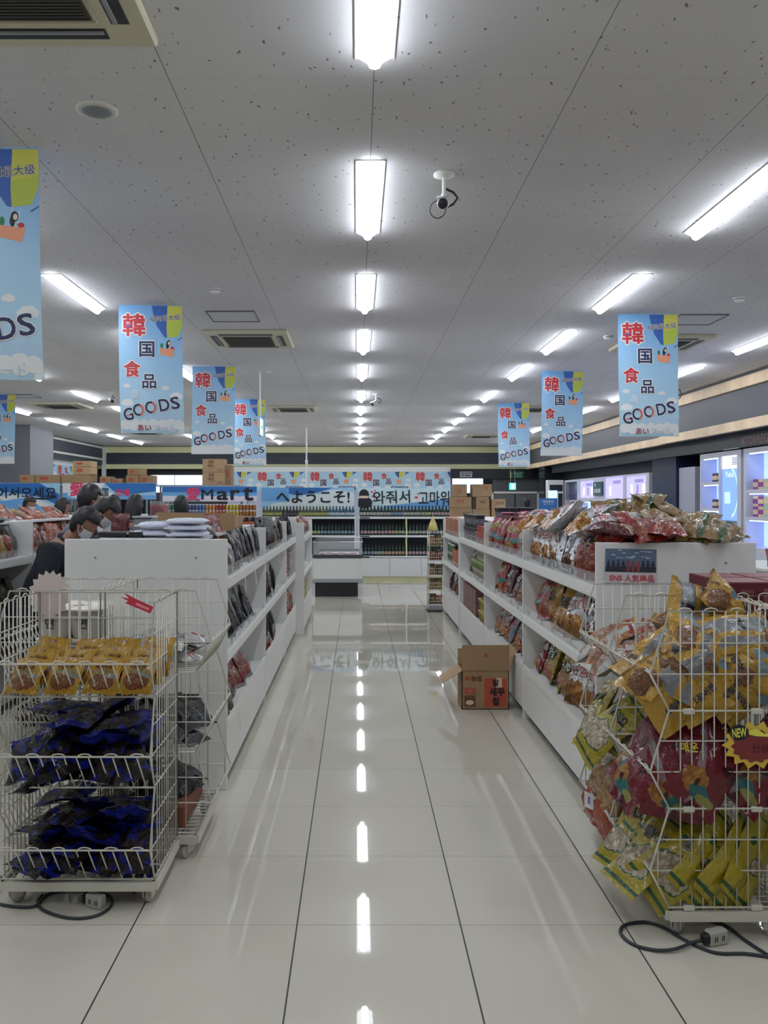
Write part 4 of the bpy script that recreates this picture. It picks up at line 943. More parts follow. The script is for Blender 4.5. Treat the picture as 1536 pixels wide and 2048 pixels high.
pbox(945, 984, 968.5, 993.6, 13.55, .3, 'top carton of the middle stack on the stock table', words=(('맛', .2, .2, .2, 2, 0),))
pbox(983, 1012, 1020, 1044.6, 13.6, .3, 'plain carton under the carton with handwriting-like Korean print', col=CARD2)
pbox(983, 1011, 998.5, 1019.6, 13.6, .3, 'carton with black Korean letters beside the middle stack', col=CARD2, words=(('고소미', .05, .12, .62, 3, R(4)),))
# dark red boxes in the right cart
RBX = mat('dark red box', rgb((92, 24, 34), 1.1), .45); RBT = mat('pale red box top', rgb((130, 80, 84), 1.1), .45)
def redbox(label, x0, x1, y0, y1, z0, z1):
    t = thing('snack_carton', label, 'box', ((x0 + x1) / 2, (y0 + y1) / 2, z0), 0, 'dark red cartons in the right cart'); w, d, h = x1 - x0, y1 - y0, z1 - z0
    m = MB(); m.cbox((0, 0, h / 2), (w, d, h), ch=.003); m.m = 1; m.box(-w / 2 + .004, w / 2 - .004, -d / 2 + .004, d / 2 - .004, h, h + .001)
    fn = plane_fn((0, -d / 2 - .001, h / 2), (1, 0, 0), (0, 0, 1)); text(m, '맛있', fn, -.1 * w, .02, .3 * w, None, .02, 2); text(m, '는', fn, -.1 * w, -.025, .14 * w, None, .02, 2)
    rect(m, fn, .28 * w, .42 * w, -.3 * h, .3 * h, 1)
    m.build('carton', [RBX, RBT, mat('dull pink print', rgb((150, 110, 112)), .5)], t)
k = 0
for z, zn in ((.82, 'bottom'), (.955, 'middle'), (1.09, 'top')):
    for i, (x, y) in enumerate(((1.63, 3.6), (1.63, 3.83), (1.82, 3.6), (1.82, 3.83))):
        redbox('dark red carton, %s layer, %s %s of right cart' % (zn, ('near', 'far')[i % 2], ('left', 'right')[i // 2]), x - .088, x + .088, y - .105, y + .105, z, z + .13)
carton('brown carton in the bottom of the second left cart', -1.06, -.76, 3.72, 4.16, .118, .21, col=mat('red brown carton', dc(96, 56, 42), .7))
# brown snack box row atop the white unit behind the crisps
for i in range(8):
    carton('brown snack box atop rear right unit, %s from left' % ORD[i + 1], 2.5 + .092 * i, 2.588 + .092 * i, 10.7, 10.95, 1.332, 1.452, col=mat('rust snack box', rgb((132, 84, 62), 1.2), .6, var=.1), group='brown snack boxes in a row', tape=False, name='snack_box')

G = lambda *c: rgb(c, 1.05)
# ------------------------------------------------------------------ cups, tubs, cans, bottles
def lathe_thing(name, prof, slots, mats, n=18):
    m = MB(); m.smooth = True; m.lathe(prof, n, slots=slots); return m.mesh(name, mats)
PW = dict(n=18)
tubm = lathe_thing('noodle_tub', [(0, 0), (.064, 0), (.068, .004), (.074, .03), (.08, .075), (.083, .12), (.087, .122), (.087, .128), (.08, .13), (0, .13)], [0, 0, 0, 0, 1, 0, 2, 2, 2], [mat('white tub', rgb((205, 200, 188)), .4), mat('tub print', dc(140, 134, 122), .5, var=.25, vscale=30), mat('tub rim', dc(176, 170, 160), .4)], 24)
def tub_text(me): return me
TUB = [(-1.34, 3.78, .815), (-1.34, 3.96, .815), (-1.34, 3.78, .947), (-1.34, 3.96, .947), (-1.2, 3.78, .815), (-1.2, 3.96, .815), (-1.2, 3.78, .947), (-1.2, 3.96, .947)]
for x, y, z in TUB:
    o = link('noodle_tub', tubm); o.location = (x, y, z + .004); o.rotation_euler = (0, 0, rnd(-.3, .3))
    m = MB(); fn = lambda u, v: Vector((.083 * sin(u / .08), -.083 * cos(u / .08), v)) if True else 0
    text(m, '면', lambda u, v: Vector(((.0795 + (v - .05) * .09) * sin(u / .08), -(.0795 + (v - .05) * .09) * cos(u / .08), v)), .0, .068, .036, None, .03, 0); lt = m.build('lettering', DGREY, o)
    tag(o, 'white noodle tub, %s %s, %s layer of the tub cart' % (('left', 'right')[x > -1.3], ('front', 'back')[y > 3.9], ('lower', 'upper')[z > .9]), 'noodle tub', 'noodle tubs in the left cart')
def cup(name, r, h, body, band, lid, lidh=.012): return lathe_thing(name, [(0, 0), (r * .74, 0), (r * .78, .003), (r * .84, h * .3), (r * .93, h * .75), (r * .98, h), (r * 1.06, h), (r * 1.06, h + lidh), (r * .95, h + lidh + .002), (0, h + lidh + .002)], [0, 0, 0, 1, 0, 2, 2, 2, 2], [body, band, lid])
M_ = lambda n, *c: mat(n, G(*c), .4)
cups = {'dark': cup('noodle_cup', .055, .12, M_('dark cup', 54, 52, 64), mat('grey cup print', G(110, 106, 116), .5, var=.5, vscale=40), M_('black lid', 26, 28, 36)),
        'pink': cup('noodle_cup', .06, .08, M_('plum cup', 70, 34, 56), M_('plum band', 110, 60, 80), M_('pink lid', 170, 100, 116)),
        'yellow': cup('noodle_cup', .075, .1, M_('yellow cup', 150, 136, 50), M_('yellow cup band', 120, 110, 40), M_('yellow lid', 166, 156, 80)),
        'red': cup('noodle_cup', .06, .075, M_('red cup', 150, 30, 44), M_('red cup band', 176, 120, 120), M_('red lid', 160, 40, 52)),
        'green': cup('snack_tub', .08, .12, M_('white cup', 172, 172, 164), mat('white tub print', G(130, 120, 104), .5, var=.4, vscale=30), M_('green lid', 90, 110, 50), .08),
        'whitepink': cup('noodle_cup', .055, .1, M_('white cup', 172, 172, 164), M_('pink band', 160, 80, 90), M_('grey lid', 140, 140, 146))}
def put_cup(k, x, y, z, label, name, cat, group=None):
    o = link(name, cups[k]); o.location = (x, y, z); o.rotation_euler = (0, 0, rnd(0, 6)); return tag(o, label, cat, group)
for i in range(8):          # right third unit, top shelf far part: dark cups two high
    for z in (0, 1): put_cup('dark', 1.26, 8.7 + .125 * i, 1.134 + .137 * z, 'dark cup noodle, %s level, %s from near end, right third unit' % (('lower', 'upper')[z], ORD[i + 1]), 'noodle_cup', 'noodle cup', 'dark noodle cups')
for i in range(5): carton('striped red and white box, %s from near end, right third unit' % ORD[i + 1], 1.2, 1.32, 7.96 + .13 * i, 8.075 + .13 * i, 1.134, 1.134 + (.17 if i % 2 else .11), col=mat('striped snack box', G(150, 60, 52), .5, var=.3, vscale=14), name='snack_box', tape=False)
for i in range(6):
    for z in (0, 1): put_cup('green', 1.28, 8.02 + .165 * i, .749 + .204 * z if z == 0 else .953, 'green lidded white tub, %s level, %s from near end' % (('lower', 'upper')[z], ORD[i + 1]), 'snack_tub', 'tub', 'green lidded tubs') if i < 4 or z == 0 else None
row('R', 9.1, 9.7, .749, [('darkgreen', 'green pouch'), ('darkgreen', 'green pouch'), ('brownpack', 'brown pouch')], 'middle shelf, right third unit', .1, -10)
for i in range(3):
    for z in (0, 1): put_cup('yellow', 1.27, 8.02 + .16 * i, .364 + .116 * z, 'yellow bowl cup, %s level, %s from near end' % (('lower', 'upper')[z], ORD[i + 1]), 'noodle_cup', 'noodle cup', 'yellow noodle cups')
for i in range(5):
    for z in (0, 1): carton('brown snack box, %s level, %s from near end, right third unit' % (('lower', 'upper')[z], ORD[i + 1]), 1.2, 1.34, 8.6 + .2 * i, 8.77 + .2 * i, .364 + .14 * z, .5 + .14 * z, col=mat('mauve snack box', G(116, 84, 78), .5, var=.3, vscale=16), name='snack_box', tape=False)
# on top of right third and middle units
t = thing('snack_tray', 'long dark red tray on top of the right middle unit', 'tray', (1.52, 6.55, 1.352))
m = MB(); m.box(-.2, .2, 0, 1.2, 0, .006); 
for a in ((-.2, -.19, 0, 1.2), (.19, .2, 0, 1.2), (-.2, .2, 0, .01), (-.2, .2, 1.19, 1.2)): m.box(*a, 0, .07)
m.build('tray_body', mat('dark red tray', G(110, 30, 40), .4), t)
for i in range(6): put_cup('dark', 1.4 + .125 * (i % 3), 8.15 + .13 * (i // 3), 1.352, 'dark lidded cup atop right third unit, %s of six' % ORD[i + 1], 'noodle_cup', 'noodle cup', 'dark cups on top of the right unit')
for i in range(4): put_cup('pink', 1.42 + .14 * i, 7.95, 1.352, 'pink lidded plum cup atop right unit, %s from left' % ORD[i + 1], 'noodle_cup', 'noodle cup', 'pink lidded cups')
for i in range(4): carton('yellow snack box atop right unit, %s one' % ('lower left', 'lower right', 'upper left', 'upper right')[i], 1.6 + .1 * (i % 2), 1.69 + .1 * (i % 2), 7.6, 7.72, 1.352 + .052 * (i // 2), 1.4 + .052 * (i // 2), col=mat('yellow snack box', G(160, 126, 40), .5), name='snack_box', tape=False)
# farthest right unit
OB = mat('orange snack box', G(160, 82, 46), .5, var=.12, vscale=10)
for i in range(8): carton('orange snack box, %s from near end, top shelf, right farthest unit' % ORD[i + 1], 1.2, 1.38, 9.95 + .19 * i, 10.12 + .19 * i, 1.114, 1.33, col=OB if i % 3 else mat('tan snack box', G(140, 120, 90), .5), name='snack_box', tape=False)
for i in range(6): carton('orange snack box, %s from near end, middle shelf, right farthest unit' % ORD[i + 1], 1.2, 1.38, 9.95 + .13 * i, 10.06 + .13 * i, .749, .94, col=OB, name='snack_box', tape=False)
canm = {}
def can(col, name='drink_can'):
    if col not in canm:
        a = mat('can print %d %d %d' % col, rgb(col, .95), .35, metal=.2, var=.35, vscale=40)
        canm[col] = lathe_thing('drink_can', [(0, 0), (.024, 0), (.032, .006), (.033, .01), (.033, .107), (.026, .117), (.027, .12), (.024, .118), (0, .118)], [1, 1, 1, 0, 1, 1, 1, 1], [a, CHROME], 14)
    return link('drink_can', canm[col])
for i in range(9):
    for z in (0, 1):
        o = can((70, 96, 70)); o.location = (1.25, 10.78 + .075 * i, .749 + .122 * z); tag(o, 'green can, %s level, %s from near end, right farthest unit' % (('lower', 'upper')[z], ORD[i + 1]), 'drink can', 'green cans on the right')
# left third unit middle shelf: red cups and white sets
for i in range(4):
    for z in range(3): put_cup('red', -.79, 8.5 + .14 * i, .739 + .09 * z, 'red noodle cup, %s level, %s from near end, left third unit' % (('bottom', 'middle', 'top')[z], ORD[i + 1]), 'noodle_cup', 'noodle cup', 'red noodle cups')
for i in range(3):
    for z in range(2): carton('white printed box, %s level, %s from near end, left third unit' % (('lower', 'upper')[z], ORD[i + 1]), -.86, -.72, 9.1 + .17 * i, 9.25 + .17 * i, .739 + .13 * z, .865 + .13 * z, col=mat('white snack box', G(150, 148, 144), .5, var=.4, vscale=20), name='snack_box', tape=False)
for i in range(8):
    for z in (0, 1):
        o = can(((40, 60, 120), (176, 166, 60))[i > 1]); o.location = (-.68, 9.95 + .12 * i, .735 - .39 + .122 * z); tag(o, '%s can, %s level, %s from near end, left farthest unit' % (('blue', 'yellow')[i > 1], ('lower', 'upper')[z], ORD[i + 1]), 'drink can', 'cans on the left farthest unit')
# on top of the left nearest unit
SILP = mat('silver white packet', dc(164, 168, 182), .3, bump=.5, bscale=18)
def flatpack(label, x, y, z, rz, w=.2, d=.15, h=.05):
    t = thing('flat_packet', label, 'packet', (x, y, z), R(rz), 'silver white flat packets on the left unit')
    m = MB(); m.smooth = True; vs = []; N = 10
    for s in (1, -1):
        for j in range(N + 1):
            for i in range(N + 1):
                u, v = i / N, j / N; e = min(u, v, 1 - u, 1 - v); k = min(1, e / .16) ** .6
                vs.append(((u - .5) * w, (v - .5) * d, h / 2 + s * (k * h / 2 * (.92 + .12 * noise.noise((u * 4, v * 4, z * 9))))))
    n2 = (N + 1) ** 2; fs = []
    for j in range(N):
        for i in range(N):
            q = (j * (N + 1) + i, j * (N + 1) + i + 1, (j + 1) * (N + 1) + i + 1, (j + 1) * (N + 1) + i); fs += [q, tuple(n2 + k for k in q[::-1])]
    m.add(vs, fs); m.build('wrapper', SILP, t)
    m = MB(); m.box(-w / 2 - .012, w / 2 + .012, -d / 2 - .004, -d / 2 + .006, h / 2 - .006, h / 2 + .004); m.build('seal', SILP, t)
for k in range(3):
    flatpack('silver white flat packet, right stack on left unit, %s' % ('bottom', 'middle', 'top')[k], -.94 - .006 * k, 4.75, 1.352 + .036 * k, 3 - 3 * k, .21, .2, .036)
for k in range(2):
    flatpack('silver white flat packet, left stack on left unit, %s' % ('bottom', 'top')[k], -1.155 + .03 * k, 4.8, 1.352 + .046 * k, -5 + 8 * k, .21, .2, .042)
BT = mat('black tray pack', G(30, 30, 34), .35); BTT = mat('tray film', G(110, 104, 104), .2, var=.5, vscale=20)
for k in range(4):
    t = thing('tray_pack', 'black tray pack on left unit beside silver packets, %s from left' % ORD[k + 1], 'tray pack', (-1.4 + .085 * k if k < 3 else -1.26, 4.78 if k < 3 else 5.0, 1.352), R(rnd(-6, 6)), 'black tray packs')
    m = MB(); m.cbox((0, 0, .014), (.08 if k < 3 else .16, .17, .028)); m.build('tray_body', BT, t)
    m = MB(); m.box(-.036, .036, -.08, .08, .028, .031); m.build('film_lid', BTT, t)
t = thing('food_container', 'grey rounded food container behind the silver packets', 'container', (-1.29, 5.15, 1.352))
m = MB(); m.cbox((0, 0, .05), (.12, .14, .1), ch=.015); m.build('body', mat('grey container', dc(104, 106, 110), .4), t)
m = MB(); m.cbox((0, 0, .105), (.125, .145, .012), ch=.004); m.build('lid', mat('grey container lid', dc(128, 130, 134), .4), t)
bag('redmesh', (-1.43, 5.1, 1.355), R(-10), R(10), 0, 'dark red mesh bag standing on the left nearest unit', sc=.75)
t = thing('plastic_tub', 'tall clear tub of red snacks on the left unit', 'tub', (-1.47, 6.3, 1.352))
m = MB(); m.smooth = True; m.lathe([(0, .004), (.05, .004), (.068, .15), (.07, .17), (.0, .17)], 20); m.build('red_snacks', mat('red snacks', G(140, 60, 70), .6, var=.4, vscale=60), t)
m = MB(); m.smooth = True; m.lathe([(0, 0), (.054, 0), (.074, .19), (.078, .19), (.078, .2), (.0, .2)], 20); m.build('tub_wall', CLEAR, t)
t = thing('cardboard_box', 'upright brown cardboard sheet with rounded corners on left unit', 'cardboard box', (-1.09, 5.7, 1.352))
m = MB(); pts = [(-.29, 0), (.265, 0), (.265, .06)] + [(.235 + .03 * cos(a), .09 + .03 * sin(a)) for a in [R(18 * k) for k in range(6)]] + [(-.26, .125), (-.29, .1)]
m.prism(pts, lambda u, v, w: Vector((u, w, v)), 0, .012); m.build('front_wall', CARD, t)
m = MB(); m.box(-.29, .265, .012, .4, 0, .006); m.box(-.29, -.278, .012, .4, 0, .1); m.box(.253, .265, .012, .4, 0, .1); m.build('carton', CARD, t)
bag('gold', (-1.1, 5.85, 1.4), R(-84), R(70), 0, 'yellow gold packet lying in the cardboard box, left unit', sc=.9, centre=True)
carton('orange flat tray lying on top of the left middle unit', -1.12, -.86, 7.3, 8.3, 1.352, 1.368, col=mat('orange tray', G(176, 84, 44), .5), name='display_tray', tape=False)
t = thing('egg_tray', 'grey pulp tray with dark holes atop the left middle unit', 'tray', (-.98, 7.6, 1.37))
m = MB(); m.cbox((0, 0, .02), (.3, .2, .04), ch=.008); m.build('tray_body', mat('grey pulp', G(120, 118, 114), .8), t)
m = MB(); 
for k in range(5): m.lathe([(0, 0), (.019, 0), (.019, .002), (0, .002)], 12, M=Matrix.Translation((-.11 + .055 * k, -.1, .02)) @ Matrix.Rotation(pi / 2, 4, 'X'))
m.build('holes', BLACKP, t)
for k in range(3): carton('mauve snack box lying on the left middle unit, %s from near end' % ORD[k + 1], -1.36, -1.1, 7.1 + .3 * k, 7.36 + .3 * k, 1.352, 1.41, col=mat('mauve print box', G(120, 80, 96), .5, var=.3, vscale=18), name='snack_box', tape=False)

# ------------------------------------------------------------------ drinks wall
YD = 16.4
def bottle_mesh(glass, label, cap): return lathe_thing('drink_bottle', [(0, 0), (.03, 0), (.033, .006), (.033, .03), (.033, .085), (.033, .115), (.026, .14), (.0145, .17), (.0135, .195), (.0145, .197), (.0145, .213), (0, .214)],
        [0, 0, 0, 1, 0, 0, 0, 0, 2, 2, 2], [glass, label, cap], 12)
GD = mat('dark green glass', (.006, .028, .014), .08); GB = mat('blue glass', (.02, .09, .14), .08); GY = mat('olive glass', (.05, .075, .02), .08); GK = mat('black glass', (.01, .009, .012), .1)
BOT = {k: bottle_mesh(g, mat(k + ' bottle label', rgb(c, 1.7), .5, var=.3, vscale=60), mat(k + ' bottle cap', G(*cc), .4)) for k, g, c, cc in (
    ('white', GD, (130, 130, 122), (20, 40, 30)), ('pink', GD, (130, 110, 112), (40, 24, 30)), ('yellowgreen', GD, (130, 132, 96), (24, 50, 30)), ('orange', GD, (140, 110, 94), (60, 30, 20)),
    ('blue', GB, (140, 150, 154), (30, 50, 70)), ('olive', GY, (130, 130, 70), (40, 60, 40)), ('black', GK, (60, 50, 52), (16, 14, 16)), ('bluelabel', GD, (96, 110, 124), (20, 40, 60)))}
DESC = {'white': 'dark green bottle with white label', 'pink': 'dark green bottle with pink label', 'yellowgreen': 'dark green bottle with yellowish label', 'orange': 'dark green bottle with orange label',
        'blue': 'light blue bottle', 'olive': 'olive green bottle', 'black': 'small black bottle', 'bluelabel': 'dark green bottle with blue label'}
def bottles(seq, x0, x1, z, where, sc=1.0, Y=YD + .07):
    n = len(seq)
    for i, k in enumerate(seq):
        o = link('drink_bottle', BOT[k]); o.location = (x0 + (x1 - x0) * (i + .5) / n, Y + rnd(-.004, .004), z); o.scale = (sc, sc, sc); o.rotation_euler = (0, 0, rnd(0, 6))
        tag(o, '%s, %s from left, %s' % (DESC[k], ORD[i + 1], where), 'bottle', 'bottles on the drinks wall')
def drinks_unit(label, x0, x1, full):
    t = thing('drinks_shelf', label, 'shelf unit', ((x0 + x1) / 2, YD, 0), 0, 'white drinks shelves along the back'); w = x1 - x0; hw = w / 2; D = .45
    m = MB(); m.box(-hw + .03, hw - .03, .04, D, 0, .07); m.build('plinth', CREAM, t)
    m = MB(); m.box(-hw, hw, .02, D, .07, .455); m.build('base_cabinet', WHITE, t)
    for k in range(3):
        a = -hw + w * k / 3 + .003; b = -hw + w * (k + 1) / 3 - .003
        m = MB(); m.cbox(((a + b) / 2, .01, .26), (b - a, .02, .37), ch=.002); m.build('door', WHITE, t)
    m = MB(); m.box(-hw, hw, D - .015, D, .455, 1.23); m.build('back_panel', DGREY, t)
    for z in (.475, .876, 1.235):
        m = MB(); m.box(-hw, hw, 0, D - .015, z - .04, z); m.build('shelf', WHITE, t)
    for x in (-hw + .012, .02, hw - .012):
        m = MB(); m.box(x - .011, x + .011, .01, D - .015, .475, 1.195); m.build('upright', CREAM if abs(x) < .1 else WHITE, t)
    for z in (.475, .876, 1.235):
        m = MB(); m.box(-hw + .03, -hw + .22, -.004, 0, z - .03, z - .01); m.build('price_card', BLACKP, t)
    return t
UN = [(.02, 1.85), (-1.87, -.03), (-3.78, -1.93), (-5.7, -3.87), (-7.1, -5.77)]
UL = ['drinks shelf unit at back right, full of dark green bottles', 'drinks shelf unit behind the freezer with blue bottles', 'drinks shelf unit under the blue Mart sign with cans', 'drinks shelf unit at back left behind the shoppers', 'drinks shelf unit at the far left back by the pillar']
for (a, b), l in zip(UN, UL): drinks_unit(l, a, b, 1)
bottles(['white'] * 9 + ['bluelabel'] * 4 + ['white'] * 5 + ['yellowgreen'] * 3 + ['pink'] * 6, .04, 1.83, 1.237, 'top shelf, back right unit')
bottles(['pink'] * 8 + ['orange'] * 2 + ['yellowgreen'] * 2 + ['white'] * 14, .06, 1.8, .878, 'middle shelf, back right unit')
bottles(['bluelabel'] * 4 + ['white'] * 3 + ['orange'] * 6 + ['pink'] * 13, .06, 1.8, .477, 'bottom shelf, back right unit')
bottles(['olive'] * 6 + ['black'] * 5 + ['olive'] * 4 + ['olive'] * 5 + ['blue'] * 8, -1.85, -.05, 1.237, 'top shelf, unit behind the freezer', .95)
bottles(['white'] * 13 + ['yellowgreen'] * 4 + ['bluelabel'] * 10, -1.85, -.05, .878, 'middle shelf, unit behind the freezer')
CC = [(60, 110, 90)] * 3 + [(50, 90, 60)] * 3 + [(80, 76, 120)] * 3 + [(70, 100, 150)] * 3 + [(176, 120, 60)] * 3 + [(150, 60, 50)] * 3 + [(176, 156, 60)] * 4 + [(150, 100, 50)] * 5
CNAME = {(60, 110, 90): 'teal', (50, 90, 60): 'green', (80, 76, 120): 'violet', (70, 100, 150): 'blue', (176, 120, 60): 'orange', (150, 60, 50): 'red', (176, 156, 60): 'yellow', (150, 100, 50): 'brown'}
for i, c in enumerate(CC):
    for z in (0, 1):
        o = can(c); o.location = (-3.74 + 1.77 * (i + .5) / len(CC), YD + .06, 1.237 + .121 * z)
        tag(o, '%s drink can, %s level, %s from left, below the Mart sign' % (CNAME[c], ('lower', 'upper')[z], ORD[i + 1]), 'drink can', 'cans under the Mart sign')
for i in range(12):
    o = link('drink_bottle', BOT['pink' if i % 2 else 'white']); o.location = (-5.9 + .09 * i, YD + .08, 1.237); tag(o, 'dark green bottle, %s from left, far left drinks shelf' % ORD[i + 1], 'bottle', 'bottles at far left')
# sign boards on the units
STEP = .0005
SKY = NT('sign sky print'); _u = SKY.coord('Generated'); SKY.put(SKY.b.inputs['Base Color'], dc(122, 156, 180)); SKY.b.inputs['Roughness'].default_value = .3
SGM = [SKY.m, mat('sign pale', dc(156, 176, 184), .3), mat('sign deep blue', dc(36, 84, 140), .3), mat('sign cloud', dc(170, 180, 190), .3), INK, mat('sign red', dc(170, 44, 76), .4), YELL, PWHITE, mat('sign pink', dc(180, 170, 186), .3), mat('sign mid blue', dc(84, 130, 172), .3), mat('skin print', dc(200, 160, 136), .5)]
def sign(label, px0, px1, py0, py1, Y):
    a = at(px0, py1, Y); b = at(px1, py0, Y); w, h = b.x - a.x, b.z - a.z
    t = thing('sign_board', label, 'sign', ((a.x + b.x) / 2, Y, a.z), 0, None)
    if a.z > 1.25:
        for sx in (-1, 1): q = MB(); q.box(sx * w * .4 - .015, sx * w * .4 + .015, .004, .018, 1.235 - a.z, .01); q.build('support_post', GREY, t)
    m = MB(); m.cbox((0, .01, h / 2), (w, .02, h), ch=.002)
    base = plane_fn((-w / 2, -.0006, 0), (w, 0, 0), (0, 0, h)); ms = {'m': m, 'w': w, 'h': h}
    nrm = Vector((0, -1, 0))
    def fn(u, v, k=0): return base(u, v) + nrm * .0009 * k
    return t, m, fn, w, h
def blob(m, fn, x, y, rx, ry, slot, k=1, n=18):       # clipped to the board
    m.m = slot; pts = []
    for i in range(n):
        a = 2 * pi * i / n; u, v = x + rx * cos(a), y + ry * sin(a)
        if .001 <= u <= .999 and .005 <= v <= .995: pts.append((u, v))
        else:
            q = (min(.999, max(.001, u)), min(.995, max(.005, v)))
            if len(pts) > 1 and ((q[0] == pts[-1][0] == pts[-2][0]) or (q[1] == pts[-1][1] == pts[-2][1])): pts[-1] = q
            else: pts.append(q)
    blob.i = (getattr(blob, 'i', 0) + 1) % 8; m.poly([fn(u, v, k + .4 * blob.i) for u, v in pts]); m.m = 0
def area(m, fn, pts, slot, k=1): m.m = slot; blob.i = (getattr(blob, 'i', 0) + 1) % 8; m.poly([fn(u, v, k + .4 * blob.i) for u, v in pts]); m.m = 0
t, m, fn, w, h = sign('blue Mart sign with a red character and black letters', 325, 514, 973, 1003, YD + .2)
area(m, fn, [(.002, .55), (.998, .5), (.998, .99), (.002, .99)], 2); area(m, fn, [(.002, .4), (.998, .35), (.998, .6), (.002, .62)], 9, 2)
for x, r in ((.08, .13), (.2, .08), (.5, .1), (.62, .12), (.75, .1), (.88, .12), (.97, .08)): blob(m, fn, x, .08, r, .3, 8, 3)
k4 = lambda u, v: fn(u, v, 5)
ar = lambda f, k: (lambda u, v: fn(u / w, v / h, k))
text(m, '愛', ar(fn, 9), .325 * w, .5 * h, .14 * w, .86 * h, .03, 5); text(m, 'M', ar(fn, 9), .475 * w, .47 * h, .12 * w, .66 * h, .02, 4); text(m, 'a', ar(fn, 9), .635 * w, .4 * h, .11 * w, .56 * h, .03, 4)
text(m, 'r', ar(fn, 9), .77 * w, .44 * h, .09 * w, .62 * h, .03, 4); text(m, 't', ar(fn, 9), .905 * w, .5 * h, .1 * w, .84 * h, .03, 4)
m.build('sign_panel', SGM, t)
t, m, fn, w, h = sign('welcome sign with black Japanese letters and blue slope', 522, 708, 975, 1017, YD + .2)
area(m, fn, [(.3, .99), (.78, .99), (.6, .75), (.4, .62), (.3, .7)], 2); area(m, fn, [(.002, .35), (.002, .99), (.3, .99), (.3, .35)], 9, 1)
for x, y, rx, ry in ((.4, .05, .14, .5), (.56, .1, .2, .6), (.8, .2, .24, .7), (.95, .2, .1, .6), (.22, .0, .14, .3)): blob(m, fn, x, y, rx, ry, 3, 2)
text(m, 'へようこそ!', ar(fn, 9), .56 * w, .55 * h, .78 * w, .56 * h, .03, 4)
m.build('sign_panel', SGM, t)
t, m, fn, w, h = sign('pale sign with brushed Korean letters and small hearts', 716, 901, 976, 1017, YD + .2)
area(m, fn, [(.002, .01), (.998, .01), (.998, .99), (.002, .99)], 1); area(m, fn, [(.3, .12), (.998, .5), (.998, .01), (.2, .01)], 9, 2); area(m, fn, [(.2, .3), (.998, .62), (.998, .52), (.3, .12)], 3, 3)
text(m, '와줘서', ar(fn, 9), .36 * w, .56 * h, .4 * w, .62 * h, .015, 4, R(2)); text(m, '고마워', ar(fn, 9), .82 * w, .5 * h, .33 * w, .7 * h, .015, 4)
for x, y, r in ((.15, .82, .014), (.165, .6, .016), (.185, .88, .01), (.63, .55, .018), (.65, .72, .012)): blob(m, fn, x - r * .5, y, r * .6, r * 2.6, 5, 5, 10); blob(m, fn, x + r * .5, y, r * .6, r * 2.6, 5, 5, 10); area(m, fn, [(x - r, y - r), (x + r, y - r), (x, y - r * 5)], 5, 5)
blob(m, fn, .07, .28, .085, .3, 4, 4); blob(m, fn, .065, .68, .055, .26, 4, 5); area(m, fn, [(.02, .5), (.11, .5), (.11, .62), (.02, .62)], 10, 6); area(m, fn, [(.015, .3), (.115, .3), (.11, .5), (.02, .5)], 4, 7)
m.build('sign_panel', SGM, t)
t, m, fn, w, h = sign('sign with red characters, blue field and yellow wedge', 125, 312, 966, 999, YD + .2)
area(m, fn, [(.45, .99), (.998, .99), (.998, .5), (.7, .3), (.55, .5)], 2); area(m, fn, [(.7, .99), (.94, .99), (.84, .3)], 6, 2); area(m, fn, [(.002, .01), (.998, .01), (.998, .25), (.002, .4)], 9, 2); area(m, fn, [(.002, .4), (.4, .5), (.45, .99), (.002, .99)], 7, 2); blob(m, fn, .3, .3, .25, .28, 3, 3)
text(m, '愛', ar(fn, 9), .16 * w, .62 * h, .15 * w, .8 * h, .03, 5); text(m, '韓国', ar(fn, 9), .42 * w, .45 * h, .14 * w, .5 * h, .02, 4); text(m, '市場', ar(fn, 9), .64 * w, .42 * h, .16 * w, .45 * h, .02, 5)
m.build('sign_panel', SGM, t)
t, m, fn, w, h = sign('sign with black brushed Korean letters at far left', -12, 119, 966, 1022, YD + .2)
area(m, fn, [(.002, .99), (.7, .99), (.998, .6), (.998, .2), (.7, .5), (.002, .75)], 2); area(m, fn, [(.002, .5), (.5, .6), (.998, .1), (.998, .01), (.6, .01)], 7, 2); area(m, fn, [(.002, .3), (.5, .5), (.8, .01), (.002, .01)], 9, 3)
text(m, '어서오세요', ar(fn, 9), .5 * w, .66 * h, .9 * w, .38 * h, .02, 4)
m.m = 4; q = [(.5 + .45 * k / 10, .48 - .07 * sin(pi * k / 10)) for k in range(11)]
for k in range(10): m.poly([fn(q[k][0], q[k][1], 12), fn(q[k + 1][0], q[k + 1][1], 12), fn(q[k + 1][0], q[k + 1][1] + .05, 12), fn(q[k][0], q[k][1] + .05, 12)])
m.m = 0; m.build('sign_panel', SGM, t)
# stock racks behind the left signs carry the cartons
for (x0, x1, z, l) in ((-3.95, -2.3, at(0, 970, 16.75).z, 'grey stock rack behind the blue Mart sign'), (-5.75, -4.1, at(0, 970, 16.75).z, 'grey stock rack behind the red character sign'), (-7.35, -5.78, at(0, 966, 16.6).z, 'grey stock rack behind the far left sign')):
    t = thing('stock_rack', l, 'rack', ((x0 + x1) / 2, 16.62 if z < 1.89 else 16.62, 0), 0, 'stock racks at the back'); w = x1 - x0
    m = MB(); m.box(-w / 2, w / 2, 0, .5, z - .03, z - .002); m.build('rack_top', GREY, t)
    for sx in (-1, 1):
        for y in (.27, .47):
            m = MB(); m.box(sx * (w / 2 - .02) - .015, sx * (w / 2 - .02) + .015, y, y + .03, 0, z - .03); m.build('post', GREY, t)
